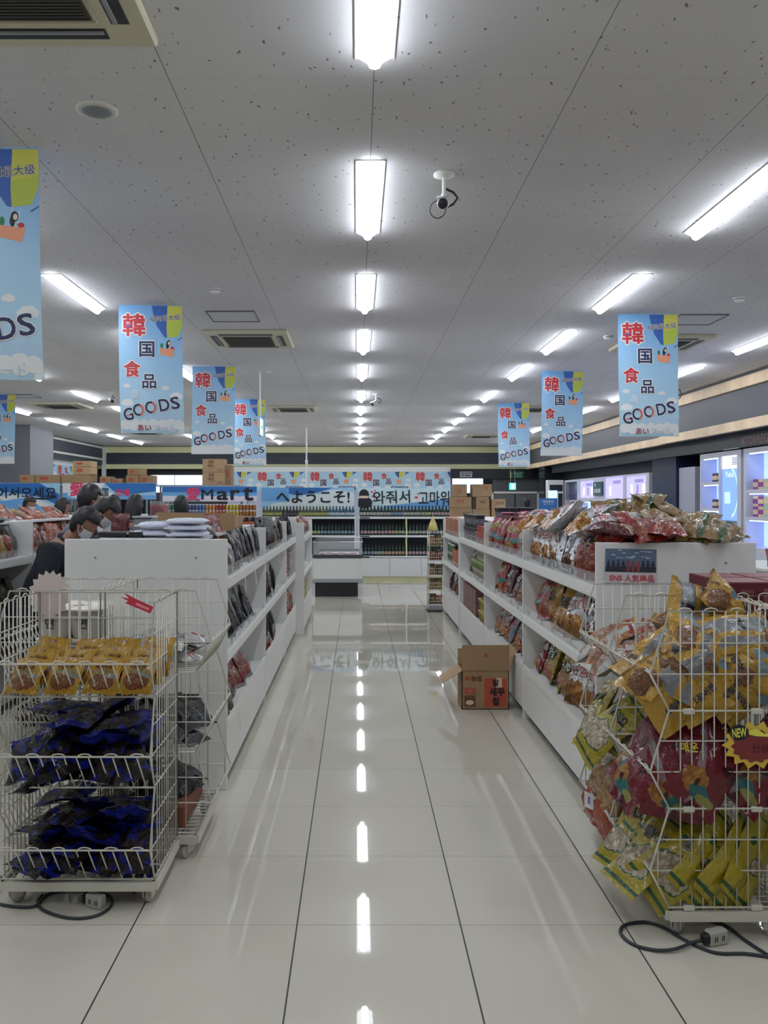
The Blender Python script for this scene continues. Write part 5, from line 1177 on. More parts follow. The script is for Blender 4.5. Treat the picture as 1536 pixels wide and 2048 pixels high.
# landscape film banners on the back and left walls
def film(label, p0, right, up, wid, hgt, u0, u1, glow):
    t = thing('wall_banner', label, 'banner', p0, 0, 'landscape balloon banners on the walls')
    Rr, U = Vector(right), Vector(up); N = Rr.cross(U).normalized()
    def fn(u, v, d=0.0): return Rr * (u * wid) + U * (v * hgt) + N * (.004 + d)
    fu = lambda a: max(u0, min(u1, a))
    m = MB(); m.poly([fn(u0, 0), fn(u1, 0), fn(u1, 1), fn(u0, 1)]); m.poly([fn(u0, 0, -.003), fn(u0, 1, -.003), fn(u1, 1, -.003), fn(u1, 0, -.003)])
    def A(pts, s, d): m.m = s; m.poly([fn(fu(a), b, d) for a, b in pts]); m.m = 0
    A([(u0, .8), (u1, .8), (u1, 1), (u0, 1)], 7, .002)
    if u0 < .6 < u1:
        A([(.63, .8), (.72, .8), (.71, .55), (.67, .62)], 4, .002); A([(.7, .8), (.83, .8), (.8, .6), (.71, .52)], 5, .002); A([(.84, .8), (.92, .8), (.83, .66)], 4, .002)
        A([(.66, .48), (.77, .48), (.75, .3), (.68, .3)], 8, .003)
    for x, y, r in ((.05, .25, .04), (.5, .12, .04), (.9, .45, .03), (.3, .1, .05), (.95, .15, .05), (.88, .2, .05)):
        if u0 + r < x < u1 - r:
            for dx, k in ((0, 1), (-.03, .7), (.03, .75)): disc(m, lambda a, b: fn(fu(a), b, .0025), x + dx, y, r * k, r * k * 2.6, 12, 7, .001 + dx * .02)
    def tx(s, x, y, ww, sl, o=.09):
        if x - ww / 2 < u0 or x + ww / 2 > u1: return
        text(m, s, lambda a, b: fn(a / wid, b / hgt, .005), x * wid, y * hgt, ww * wid, None, o, 3, ref=.03); text(m, s, lambda a, b: fn(a / wid, b / hgt, .0125), x * wid, y * hgt, ww * wid, None, .03, sl)
    tx('韓', .12, .6, .17, 1); tx('国', .28, .34, .11, 2); tx('食', .43, .62, .11, 1); tx('品', .52, .4, .1, 2); tx('GOODS', .73, .12, .34, 2, .05)
    m.build('banner_film', BMATS, t)
YW = 29.2; p = at(512, 975, YW); wid = 105.3 * YW / F; hg = 41 * YW / F
for k, (u0, u1, l) in enumerate(((.55, 1, 'partial landscape balloon banner at the left end, back wall'), (0, 1, 'landscape balloon banner on back wall, first full one from left'), (0, 1, 'landscape balloon banner on back wall, second full one from left'), (0, 1, 'landscape balloon banner on back wall, third full one from left'), (0, .69, 'partial landscape balloon banner at the right end, back wall'))):
    film(l, (p.x + (k - 1) * wid, YW, p.z - .12), (1, 0, 0), (0, 0, 1), wid, hg + .12, u0, u1, 0)
m = MB(); x0 = at(455, 0, YW).x; x1 = at(902, 0, YW).x; m.box(x0, x1, YW + .004, YW + .03, 0, 2.64)
t = thing('partition_panel', 'pale partition carrying the landscape balloon banners at the back', 'partition', ((x0 + x1) / 2, YW, 0)); m = MB(); hw = (x1 - x0) / 2
m.box(-hw, hw, .012, .05, 0, at(0, 935, YW).z); m.build('panel', mat('pale lilac panel', dc(140, 142, 156), .5), t)
m = MB(); m.box(-hw, hw, .0, .012, at(0, 943, YW).z, at(0, 935, YW).z); m.build('top_rail', WHITE2, t)
for k in range(4):
    film('landscape balloon banner on the left wall, %s from the pillar' % ORD[k + 1], (XL + .06, 21.84 + 1.81 * k, 2.0), (0, 1, 0), (0, 0, 1), 1.8, .78, 0 if k else .45, 1, 0)

# ------------------------------------------------------------------ back wall fittings
def lit_window(label, px0, px1, py0, py1, Y):
    a = at(px0, py1, Y); b = at(px1, py0, Y); w, h = b.x - a.x, b.z - a.z
    t = thing('lit_display', label, 'lit display', ((a.x + b.x) / 2, Y, a.z), 0, 'lit displays at the back')
    m = MB(); m.box(-w / 2, w / 2, 0, .08, 0, h); m.build('light_frame', mat('backlit white frame', (.8, .82, .9), .5, emit=.55, ecol=(.8, .85, 1)), t)
    m = MB(); m.box(-w * .28, w * .28, -.02, 0, h * .12, h * .68); m.build('screen', mat('lit blue screen', (.3, .5, .9), .4, emit=.9, ecol=(.5, .72, 1)), t)
lit_window('bright white booth window with a blue screen, back left', 302, 348, 949, 985, 29.9)
lit_window('second bright white booth window beside the carton stack', 350, 404, 949, 985, 29.9)
lit_window('lit white booth window above the right carton stack', 905, 966, 957, 986, 28.9)
def board(name, label, cat, px0, px1, py0, py1, Y, mats, draw=None, group=None, dp=.03):
    a = at(px0, py1, Y); b = at(px1, py0, Y); w, h = b.x - a.x, b.z - a.z
    t = thing(name, label, cat, ((a.x + b.x) / 2, Y, a.z), 0, group); m = MB(); m.cbox((0, dp / 2, h / 2), (w, dp, h), ch=.003)
    fn = plane_fn((0, -.001, h / 2), (1, 0, 0), (0, 0, 1))
    if draw: draw(m, lambda u, v: fn(u, v, .001), w, h, lambda u, v: fn(u, v, .003))
    m.build('board', mats, t); return t
board('fascia_panel', 'black fascia panel over the lit booth, back right', 'panel', 902, 1088, 938, 957.5, 28.95, [BLACK], dp=.15)
board('wall_sign', 'small grey sign on the black fascia, back right', 'sign', 920, 944.5, 943, 954.5, 28.92, [mat('grey sign', dc(120, 122, 128), .4), INK], lambda m, f, w, h, g: [rect(m, f, -w * .4 + w * .11 * k, -w * .33 + w * .11 * k, .12 * h, .3 * h, 1) for k in range(8)] + [disc(m, f, -w * .3, -.18 * h, .03, .03, 10, 1), rect(m, f, -.1 * w, .35 * w, -.3 * h, -.12 * h, 1)], dp=.02)
def toilet(m, f, w, h, g):
    text(m, 'TOILET', f, .1 * w, .18 * h, .62 * w, None, .01, 1); text(m, '化粧室', f, .1 * w, -.22 * h, .5 * w, None, .0, 1)
    m.m = 2; m.poly([f(u * w, v * h) for u, v in ((-.4, .4), (-.35, .4), (-.35, -.2), (-.31, -.2), (-.375, -.42), (-.44, -.2), (-.4, -.2))]); m.m = 0
board('toilet_sign', 'dark green TOILET sign with a yellow down arrow', 'sign', 1018, 1048, 942.5, 956.5, 28.92, [mat('toilet sign green', dc(22, 58, 44), .4), mat('sign grey print', dc(120, 150, 130), .5), YELL], toilet, dp=.02)
def exitdraw(m, f, w, h, g):
    rect(m, f, -.2 * w, .22 * w, -.4 * h, .4 * h, 1); disc(m, g, .02 * w, .2 * h, .06 * w, .06 * w, 10, 0)
    m.m = 0; m.poly([g(u * w, v * h) for u, v in ((-.02, .12), (.08, .1), (.06, -.08), (.16, -.3), (.1, -.34), (.01, -.1), (-.1, -.34), (-.15, -.28), (-.04, -.05))])
board('exit_sign', 'lit green exit sign with a running figure, back right', 'exit sign', 1019, 1032, 966, 979.5, 27.5, [mat('lit exit green', (.05, .5, .4), .4, emit=.7, ecol=(.1, .8, .6)), mat('lit exit white', (.8, .9, .85), .4, emit=1.1, ecol=(.8, 1, .95))], exitdraw, dp=.06)
for k in (-.07, .07):
    q = MB(); q.tube([(k, .03, .2), (k, .03, ZC - bpy.data.objects['exit_sign.001'].location.z)], .008, 6); q.build('hanging_rod', GREY, bpy.data.objects['exit_sign.001'])
t = struct(thing('door_1', 'grey doorway with a pale frame at the back right', 'door', (at(1031, 0, 29.0).x, 29.0, 0)))
del t['category']
hw = 46 * 29 / F; zt = at(0, 983, 29).z
for s in (-1, 1):
    m = MB(); m.box(s * hw - .04, s * hw + .04, 0, .1, 0, zt); struct(m.build('door_frame', WHITE2, t))
m = MB(); m.box(-hw, hw, 0, .1, zt - .07, zt); struct(m.build('door_frame', WHITE2, t))
m = MB(); m.box(-hw, hw, .05, .09, 0, zt - .07); struct(m.build('door_leaf', mat('grey door', dc(84, 84, 86), .5), t))
m = MB(); m.box(-hw * .05, hw * .02, .03, .05, 0, zt - .07); struct(m.build('door_seam', DGREY, t))
t = struct(thing('wall_recess', 'charcoal wall around the back right doorway', 'wall', (at(1040, 0, 29.15).x, 29.12, 0))); del t['category']; t['category'] = 'wall'
m = MB(); a = at(985, 0, 29.15).x - t.location.x; b = at(1100, 0, 29.15).x - t.location.x; m.box(a, b, 0, .05, 0, 2.62); struct(m.build('panel', mat('charcoal panel', dc(62, 63, 66), .5), t))
board('pillar_panel', 'dark reflective pillar between back wall and right booths', 'pillar', 1089, 1128, 905, 1150, 26.4, [mat('dark glossy pillar', dc(26, 28, 34), .12), mat('pillar reflection', dc(90, 90, 96), .2)], dp=.8)
board('blue_poster', 'blue poster standing right of the distant shopper', 'poster', 1078, 1115, 996.5, 1128, 20.5, [mat('blue poster', dc(34, 82, 126), .4), PWHITE], lambda m, f, w, h, g: (text(m, '特別割引', f, 0, .45 * h, .6 * w, None, 0, 1), text(m, 'コーナー', f, 0, .41 * h, .5 * w, None, 0, 1)), dp=.02)
board('monitor', 'bright blue screen above the blue poster', 'screen', 1097, 1114.5, 981, 996.5, 24, [mat('bright blue screen', (.3, .5, .9), .3, emit=.8, ecol=(.4, .66, 1)), mat('screen white', (.8, .9, 1), .3, emit=.9, ecol=(.8, .92, 1))], lambda m, f, w, h, g: (rect(m, f, -.3 * w, .2 * w, .1 * h, .3 * h, 1), rect(m, f, -.2 * w, .3 * w, -.35 * h, -.2 * h, 1)), dp=.05)
board('monitor_stand', 'white kiosk with a dark top holding the blue screen', 'kiosk', 1096, 1127, 960, 1150, 24.1, [WHITE2, BLACKP], lambda m, f, w, h, g: (rect(m, f, -.4 * w, .45 * w, .38 * h, .45 * h, 1), rect(m, f, .15 * w, .45 * w, -.5 * h, .36 * h, 1)), dp=.3)

STEP = .00012
# ------------------------------------------------------------------ chest freezer
t = thing('chest_freezer', 'white chest freezer with glass top before the drinks shelves', 'freezer', (-.315, 13.6, 0))
FD = 1.7; hw = .395
m = MB(); m.box(-hw + .03, hw - .07, .05, FD - .05, .0, .23); m.build('base', BLACKP, t)
m = MB(); m.cbox((0, FD / 2, .455), (2 * hw, FD, .35), ch=.012); m.build('body', mat('freezer enamel', rgb((214, 216, 212)), .3), t)
m = MB(); m.cbox((0, FD / 2, .255), (2 * hw + .02, FD + .02, .05), ch=.01); m.build('bumper', GREY, t)
m = MB()
for a in ((-hw - .01, hw + .01, -.01, .06), (-hw - .01, hw + .01, FD - .06, FD + .01)): m.box(*a, .63, .68)
for a in ((-hw - .01, -hw + .05), (hw - .05, hw + .01)): m.box(*a, .06, FD - .06, .63, .68)
m.build('rim', mat('freezer rim', dc(40, 42, 46), .4), t)
m = MB(); m.box(-hw + .05, hw - .05, .06, FD - .06, .626, .632); m.build('inner_floor', WHITE2, t)
m = MB(); m.smooth = False
for a in ((-hw, hw, 0, .006), (-hw, hw, FD - .006, FD), (-hw, -hw + .006, 0, FD), (hw - .006, hw, 0, FD)): m.box(*a, .68, .88)
m.build('glass_guard', GLASS, t)
m = MB(); m.tube([(-hw, 0, .885), (hw, 0, .885), (hw, FD, .885), (-hw, FD, .885)], .008, 6, True); m.build('guard_rail', CHROME, t)
MEAT = mat('red meat pack', dc(110, 40, 44), .3, var=.5, vscale=18); FILM = mat('clear film tray', dc(170, 170, 172), .2)
for i in range(6):
    o = thing('meat_pack', 'red meat tray in the freezer, %s from left front' % ORD[i + 1], 'food tray', (-.56 + .1 * (i % 6), 13.78 + .16 * (i % 2), .634), R(rnd(-20, 20)), 'meat trays in the freezer')
    m = MB(); m.cbox((0, 0, .02), (.095, .15, .04), ch=.008); m.build('tray', FILM, o); m = MB(); m.cbox((0, 0, .045), (.08, .13, .02), ch=.008); m.build('meat', MEAT, o)
# ------------------------------------------------------------------ wire rack tower
t = thing('wire_rack_tower', 'tall narrow wire rack with small packs at the aisle end', 'display rack', (1.1, 11.75, 0))
m = MB(); m.smooth = True; hw, d, HH = .1, .3, 1.13
for x in (-hw, hw):
    for y in (0, d): m.tube([(x, y, .06), (x, y, HH)], .006, 6)
m.build('posts', STEELW, t)
m = MB(); m.box(-hw - .02, hw + .02, -.02, d + .02, .04, .065); m.build('base', GREY, t)
for x in (-hw, hw):
    for y in (0, d): m = MB(); m.smooth = True; m.lathe([(0, -.01), (.024, -.01), (.024, .01), (0, .01)], 12, M=Matrix.Translation((x, y, .024)) @ Matrix.Rotation(pi / 2, 4, 'Y')); m.build('wheel', BLACKP, t)
for k in range(5):
    z = .1 + .205 * k; m = MB(); m.smooth = True
    for zz in (z, z + .05, z + .1): m.tube([(-hw, 0, zz), (hw, 0, zz), (hw, d, zz), (-hw, d, zz)], .003, 5, True)
    for q in range(7): m.tube([(-hw + 2 * hw * q / 6, -.001, z), (-hw + 2 * hw * q / 6, -.001, z + .1)], .002, 4); m.tube([(-hw - .001, d * q / 6, z), (-hw - .001, d * q / 6, z + .1)], .002, 4); m.tube([(-hw + 2 * hw * q / 6, 0, z), (-hw + 2 * hw * q / 6, d, z)], .002, 4)
    m.build('basket', STEELW, t)
    for q in range(4):
        kk = random.choice(('smallred', 'smallyellow', 'brownpack', 'shrimp'))
        bag(kk, (1.1 + (-.045 if q % 2 else .045), 11.82 + .12 * (q // 2), z + .006), R(-8), R(rnd(-14, 14)), 0, 'small packet in wire tower, %s basket, %s %s' % (('lowest', 'second', 'third', 'fourth', 'top')[k], ('front', 'rear')[q // 2], ('right', 'left')[q % 2]), sc=.62)
t = thing('paper_cone', 'pale yellow pointed paper cone on the wire rack tower', 'decoration', (1.06, 11.85, 1.135))
m = MB(); m.smooth = True; m.lathe([(.075, 0), (.05, .09), (.0, .21)], 14); m.build('cone', mat('pale yellow paper', dc(170, 160, 96), .5, var=.2, vscale=10), t)

# ------------------------------------------------------------------ right booths
XB = 6.4
def bx(px): return XB * F / (px - CX)
def bz(px, py): return H - (py - CY) * bx(px) / F
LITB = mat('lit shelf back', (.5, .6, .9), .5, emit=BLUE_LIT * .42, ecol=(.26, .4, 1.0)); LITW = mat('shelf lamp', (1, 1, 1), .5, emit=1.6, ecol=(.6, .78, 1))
BFR = mat('booth white frame', rgb((206, 206, 216)), .4)
def niche(t, y0, y1, z0, z1, dp=.3):
    """a lit recess behind the frame: back, lamp"""
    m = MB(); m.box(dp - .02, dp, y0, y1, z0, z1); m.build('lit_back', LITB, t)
    m = MB(); m.box(.03, .06, y0 + .05, y1 - .05, z1 - .015, z1 - .002); m.build('shelf_lamp', LITW, t)
def booth(label, y0, y1, zt, holes, dp=.3):
    """frame with rectangular holes (y0,y1,z0,z1), facing the aisle (-x)"""
    t = thing('display_booth', label, 'display cabinet', (XB - .35, y0, 0), 0, 'white lit display booths at right')
    m = MB(); ys = sorted({y0, y1} | {h[k] for h in holes for k in (0, 1)}); zs = sorted({0, zt} | {h[k] for h in holes for k in (2, 3)})
    for i in range(len(ys) - 1):
        for j in range(len(zs) - 1):
            cy, cz = (ys[i] + ys[i + 1]) / 2, (zs[j] + zs[j + 1]) / 2
            if not any(h[0] < cy < h[1] and h[2] < cz < h[3] for h in holes): m.box(0, dp, ys[i] - y0, ys[i + 1] - y0, zs[j], zs[j + 1])
    m.build('frame', BFR, t); return t
# the front face sits at x = XB-.35, so measure there
XB0 = XB; XB = 6.05
ya, yb = bx(1298), bx(1129)
def hole(px0, px1, py0, py1):
    pm = (px0 + px1) / 2; return (bx(px1), bx(px0), bz(pm, py1), bz(pm, py0))
XBf = XB; 
hA = [hole(1208, 1246, 954, 997), hole(1250, 1292, 951, 995), hole(1208, 1246, 1003, 1060), hole(1250, 1292, 1001, 1060), hole(1158, 1187, 961, 996), hole(1155, 1187, 1004, 1050), hole(1131, 1154, 964, 1000)]
XB = XB0
def fixed_booth(label, y0, y1, zt, holes): return booth(label, y0, y1, zt, holes)
tA = fixed_booth('white lit display booth at right with posters above blue shelves', ya, yb, 2.13, hA)
PV = mat('lit violet poster', (.5, .45, .8), .5, emit=.42, ecol=(.48, .44, .95)); PD = mat('poster print', (.35, .3, .6), .5, emit=.25, ecol=(.3, .25, .7)); PL = mat('poster pale print', (.8, .8, .9), .5, emit=.7, ecol=(.8, .78, 1))
for i, h in enumerate(hA):
    y0, y1, z0, z1 = h[0] - ya, h[1] - ya, h[2], h[3]
    if i in (0, 1, 4):
        m = MB(); m.box(.04, .06, y0, y1, z0, z1); fn = plane_fn((.038, (y0 + y1) / 2, (z0 + z1) / 2), (0, -1, 0), (0, 0, 1)); w, hh = y1 - y0, z1 - z0
        for k in range(3 if i else 1): rect(m, fn, -.3 * w + .28 * w * k, -.2 * w + .28 * w * k, -.35 * hh, .1 * hh, 1 if k % 2 else 2)
        rect(m, fn, -.1 * w, .3 * w, .18 * hh, .34 * hh, 1); m.build('poster', [PV, PD, PL], tA)
    elif i == 6: m = MB(); m.box(.1, .12, y0, y1, z0, z1); m.build('glass_panel', mat('dim violet glass', dc(70, 70, 100), .1, var=.3, vscale=4), tA)
    else: niche(tA, y0, y1, z0, z1)
m = MB(); q = 6.05
y0, y1 = q * F / (1207 - CX), q * F / (1190 - CX); z1 = H - (964 - CY) * (y0 + y1) / 2 / F; z0 = H - (991 - CY) * (y0 + y1) / 2 / F
m.box(-.05, -.005, y0 - ya, y1 - ya, z0, z1); fn = plane_fn((-.051, (y0 + y1) / 2 - ya, (z0 + z1) / 2), (0, -1, 0), (0, 0, 1)); w = y1 - y0; disc(m, fn, -.25 * w, .28 * (z1 - z0), .05, .05, 10, 1)
for k in range(4): rect(m, fn, -.36 * w + k * .2 * w, -.24 * w + k * .2 * w, -.3 * (z1 - z0), -.0 * (z1 - z0), 1)
m.build('brand_plate', [mat('dark green plate', dc(30, 62, 62), .4), PWHITE], tA)
y0, y1 = q * F / (1206 - CX), q * F / (1191.5 - CX); z1 = H - (1010 - CY) * 21 / F; m = MB(); m.box(-.05, -.005, y0 - ya, y1 - ya, z1 - .3, z1); m.build('tablet', mat('blue tablet', (.15, .25, .9), .3, emit=.6, ecol=(.16, .3, 1)), tA)
XB = 6.05
yc, yd = bx(1482), bx(1400); hB = [hole(1402, 1437, 917, 964), hole(1402, 1437, 970, 1016), hole(1402, 1437, 1022, 1075), hole(1441, 1474, 911, 1066)]
ye, yf = 9.5, bx(1487); hC = []
for py0, py1 in ((905, 979), (987, 1034), (1041, 1095)):
    z0, z1 = H - (py1 - CY) * 12.9 / F, H - (py0 - CY) * 12.9 / F; hC += [(11.2, bx(1492), z0, z1), (9.7, 11.1, z0, z1)]
XB = XB0
tB = fixed_booth('white lit display booth with a tall blue advert screen', yc, yd, 2.36, hB)
for i, h in enumerate(hB):
    y0, y1, z0, z1 = h[0] - yc, h[1] - yc, h[2], h[3]
    if i < 3: niche(tB, y0, y1, z0, z1)
    else:
        m = MB(); m.box(.03, .05, y0, y1, z0, z1); fn = plane_fn((.028, (y0 + y1) / 2, (z0 + z1) / 2), (0, -1, 0), (0, 0, 1)); w, hh = y1 - y0, z1 - z0
        rect(m, fn, -w / 2, w / 2, .33 * hh, .5 * hh, 1); rect(m, fn, -w / 2, w / 2, -.5 * hh, -.34 * hh, 2); fn2 = lambda u, v: fn(u, v, .002)
        for k in range(5): rect(m, fn2, .1 * w, .4 * w, (.46 - .02 * k) * hh, (.468 - .02 * k) * hh, 3)
        text(m, 'Yuica', fn2, -.05 * w, .26 * hh, .5 * w, None, 0, 1); rect(m, fn2, -.35 * w, 0, -.12 * hh, .03 * hh, 4)
        m.m = 4; Q = [R(-80 + 20 * k) for k in range(9)]
        for k in range(8): m.poly([fn2(.02 * w + rr * w * cos(a), .02 * hh + rr * 1.5 * w * sin(a)) for rr, a in ((.4, Q[k]), (.45, Q[k]), (.45, Q[k + 1]), (.4, Q[k + 1]))])
        m.m = 0; m.build('advert_screen', [mat('blue advert screen', (.15, .25, .7), .3, emit=.62, ecol=(.17, .32, .95)), mat('advert pale', (.7, .7, .9), .3, emit=.6, ecol=(.66, .68, 1)), mat('advert dark', (.1, .15, .2), .3, emit=.12, ecol=(.2, .35, .5)), INK, mat('advert light blue', (.4, .5, .9), .3, emit=.8, ecol=(.3, .5, 1))], tB)
tC = fixed_booth('white lit display booth cut by the right picture edge', ye, yf, 2.36, hC)
for h in hC: niche(tC, h[0] - ye, h[1] - ye, h[2], h[3])
PBX = [mat('plum cosmetics box', dc(110, 44, 110), .4), mat('green cosmetics box', dc(130, 150, 130), .4), mat('cream cosmetics box', dc(170, 150, 120), .4), mat('dark cosmetics box', dc(50, 40, 60), .4)]
def cosm(label, y, z, w, h, c, c2):
    t = thing('cosmetics_box', label, 'box', (6.18, y, z), 0, 'cosmetics boxes in the lit booths')
    m = MB(); m.cbox((0, 0, h / 2), (.1, w, h), ch=.003); m.m = 1; m.box(-.052, -.05, -w * .5, w * .5, h * .25, h * .7); m.build('carton', [PBX[c], PBX[c2]], t)
for k, h in enumerate(hB[:3]):
    for q in range(2): cosm('pale and dark cosmetics set, %s shelf of the advert booth, %s' % (('top', 'middle', 'lower')[k], ('near', 'far')[q]), h[0] + .12 + .22 * q, h[2], .2, .15, 3, 2)
for k, h in enumerate((hC[0], hC[2])):
    n = 5
    for q in range(n):
        cosm('cosmetics box, %s shelf of the edge booth, %s from left, lower' % (('top', 'middle')[k], ORD[q + 1]), h[1] - .14 - .17 * q, h[2], .16, .16, (0, 2, 1, 1, 1)[q], (2, 0, 2, 1, 2)[q])
        if k: cosm('cosmetics box, middle shelf of the edge booth, %s from left, upper' % ORD[q + 1], h[1] - .14 - .17 * q, h[2] + .162, .16, .16, (2, 0, 1, 1, 1)[q], (0, 2, 2, 2, 1)[q])
# fascia and panels between the booths
t = thing('fascia_panel', 'black fascia with ATORREGE lettering above the right booths', 'panel', (5.98, 9.0, 2.24))
m = MB(); m.box(0, .4, 0, 17.0, .14, .38); fn = plane_fn((-.003, 0, 0), (0, -1, 0), (0, 0, 1))
xb = 5.98; yl = xb * F / (1480 - CX); zl = H - (879 - CY) * (xb * F / (1510 - CX)) / F - 2.24
text(m, 'ATORREGE', fn, -(yl - 9.0) + .52, zl, .98, .13, .0, 1); rect(m, fn, -(yl - 9.0) - .6, -(yl - 9.0) - .03, zl - .1, zl - .085, 2)
m.build('panel', [BLACK, mat('bronze lettering', dc(112, 70, 72), .4), mat('pale line', dc(130, 136, 150), .4)], t)
t = thing('cladding_panel', 'pale grey panel between the two right display booths', 'panel', (6.05, 0, 0)); y0, y1 = 6.05 * F / (1390 - CX), 6.05 * F / (1354 - CX)
t.location.y = y0; m = MB(); m.box(0, .35, 0, y1 - y0 - .1, 0, 2.16); m.build('panel', mat('pale grey laminate', dc(120, 122, 134), .5), t)
t = thing('cladding_panel', 'black glossy pillar left of the pale grey panel', 'panel', (6.0, 6.0 * F / (1352 - CX), 0)); m = MB(); m.box(0, .4, 0, 6.0 * F / (1303 - CX) - 6.0 * F / (1352 - CX) - .05, 0, 2.37); m.build('panel', mat('black gloss', dc(20, 24, 44), .15), t)

# ------------------------------------------------------------------ poster, cards, counter, cables
a = at(1210, 1098, 4.17); b = at(1312, 1166, 4.17); w, h = b.x - a.x, a.z - b.z
t = thing('poster', 'SNS popular goods poster taped to the right end panel', 'poster', ((a.x + b.x) / 2, 4.172, b.z), 0); t.rotation_euler = (0, R(1.2), 0)
m = MB(); m.box(-w / 2, w / 2, 0, .001, 0, h); fn = plane_fn((0, -.0004, h / 2), (1, 0, 0), (0, 0, 1)); f1 = lambda u, v: fn(u, v, .0005); f2 = lambda u, v: fn(u, v, .001)
rect(m, f1, -w / 2, w / 2, -.18 * h, .5 * h, 1); rect(m, f2, -w / 2, w / 2, -.18 * h, -.02 * h, 2)
f3 = lambda u, v: fn(u, v, .0016)
for k in range(10):
    u = -w * .44 + w * .097 * k; s = 4 if k in (4, 5, 6) else 2; disc(m, f3, u, .12 * h + .01 * h * (k % 3), .012 * w * 2, .012 * w * 2, 10, s); rect(m, f3, u - .032 * w, u + .032 * w, -.16 * h, .09 * h, s)
rs = random.Random(4)
for k in range(16):
    u, v = rs.uniform(-.44, .4) * w, rs.uniform(.2, .46) * h; rect(m, f3, u, u + .08 * w, v, v + .03 * h, 3)
text(m, 'SNS', f2, -.29 * w, -.36 * h, .24 * w, None, .03, 5); text(m, '人気商品', f2, .17 * w, -.36 * h, .58 * w, None, .02, 5)
m.build('paper', [mat('poster paper', rgb((200, 200, 204)), .5), mat('poster night blue', dc(70, 84, 104), .5), mat('poster dark figures', dc(34, 36, 48), .5), mat('poster captions', dc(140, 150, 164), .5), mat('poster red figures', dc(104, 50, 50), .5), mat('poster red letters', dc(156, 40, 50), .5)], t)
# NEW starburst card on the near right cart
p = at(1500, 1490, 2.99)
t = thing('price_burst', 'yellow and red starburst NEW card on the right cart', 'sale card', (p.x, 2.988, p.z))
m = MB(); star = [((.085 if k % 2 else .105) * 1.15 * cos(2 * pi * k / 28), (.06 if k % 2 else .078) * 1.1 * sin(2 * pi * k / 28)) for k in range(28)]
fn = plane_fn((.02, -.001, 0), (1, 0, 0), (0, 0, 1)); m.prism(star, lambda u, v, q: Vector((.02 + u, q, v)), .002, 0)
inn = [((.078 if k % 2 else .09) * cos(2 * pi * k / 28), (.05 if k % 2 else .06) * sin(2 * pi * k / 28) - .004) for k in range(28)]
m.m = 1; m.poly([fn(u, v, .0006) for u, v in inn]); m.m = 0
m.m = 3; m.poly([fn(u, v, .0012) for u, v in ((-.05, .045), (.0, .06), (.03, .04), (.09, .055), (.05, .03), (0, .032))]); m.m = 0
disc(m, lambda u, v: fn(u, v, .0018), -.06, .045, .034, .028, 24, 2); text(m, 'NEW', lambda u, v: fn(u, v, .0026), -.06, .045, .05, .03, .03, 3, R(6))
text(m, '신상품', lambda u, v: fn(u, v, .0014), .03, -.01, .09, None, .03, 4)
m.build('card', [mat('card yellow', dc(166, 140, 50), .5), mat('card dark red', dc(96, 34, 34), .5), INK, mat('card bright yellow', dc(190, 176, 70), .5), mat('card letters', dc(60, 16, 20), .5)], t)
t = thing('price_burst', 'red price card clipped to corner of lower left cart', 'price card', (-.845, 3.3, 1.15), R(20))
m = MB(); fn = plane_fn((0, 0, 0), Vector((.94, -.2, -.28)), Vector((.28, -.1, .95))); q = [(-.06, -.008), (.045, -.022), (.05, .006), (-.02, .018), (-.075, .03), (-.05, .012), (-.085, .012), (-.05, .002)]
m.m = 0; m.poly([fn(u, v) for u, v in q]); m.m = 1; m.poly([fn(u, v, .001) for u, v in ((-.02, -.004), (.035, -.012), (.036, -.002), (-.018, .006))]); m.build('card', [mat('price red', dc(150, 34, 52), .5), mat('price pink', dc(176, 110, 120), .5)], t)
t = thing('price_burst', 'pale toothed paper burst beside the noodle tub cart', 'sale card', (-1.33, 3.66, 1.15), R(28))
m = MB(); q = [((.075 if k % 2 else .09) * cos(2 * pi * k / 36), (.075 if k % 2 else .09) * 1.2 * sin(2 * pi * k / 36)) for k in range(36)]
m.prism(q, lambda u, v, w: Vector((u, w, v)), 0, .002); m.build('card', mat('pale paper', dc(160, 150, 144), .7), t)
for k, (px, py, Y, l) in enumerate(((1261, 1305, 3.55, 'topmost tag by second right cart'), (1178, 1599, 3.76, 'lowest left tag on second right cart'), (1255, 1530, 3.28, 'middle tag on nearest right cart'), (1253, 1712, 3.28, 'lowest tag on nearest right cart'), (1197, 1312, 3.75, 'upper tag on second right cart'))):
    p = at(px, py, Y); t = thing('price_tag', 'small white price tag on right cart fence, %s' % l, 'price tag', p, R(-60), 'white price tags')
    m = MB(); m.box(-.028, .028, 0, .0012, -.04, .03); fn = plane_fn((0, -.0004, 0), (1, 0, 0), (0, 0, 1)); rect(m, fn, -.006, .006, -.02, .012, 1); m.build('card', [mat('tag white', rgb((214, 214, 216)), .5), mat('tag ink', dc(70, 76, 120), .5)], t)
for k, (z, y) in enumerate(((1.09, 5.0), (1.09, 5.5), (1.1, 7.2), (.35, 4.75))):
    t = thing('price_tag', 'white price strip hanging from left shelf edge, %s' % ('near one', 'second one', 'middle unit', 'low near one')[k], 'price tag', (-.69, y, z), R(90), 'white price strips')
    m = MB(); m.box(-.012, .012, -.03, -.0288, -.09, .02, Matrix.Rotation(R(-24), 4, 'Y')); m.build('card', mat('tag white', rgb((214, 214, 216)), .5), t)
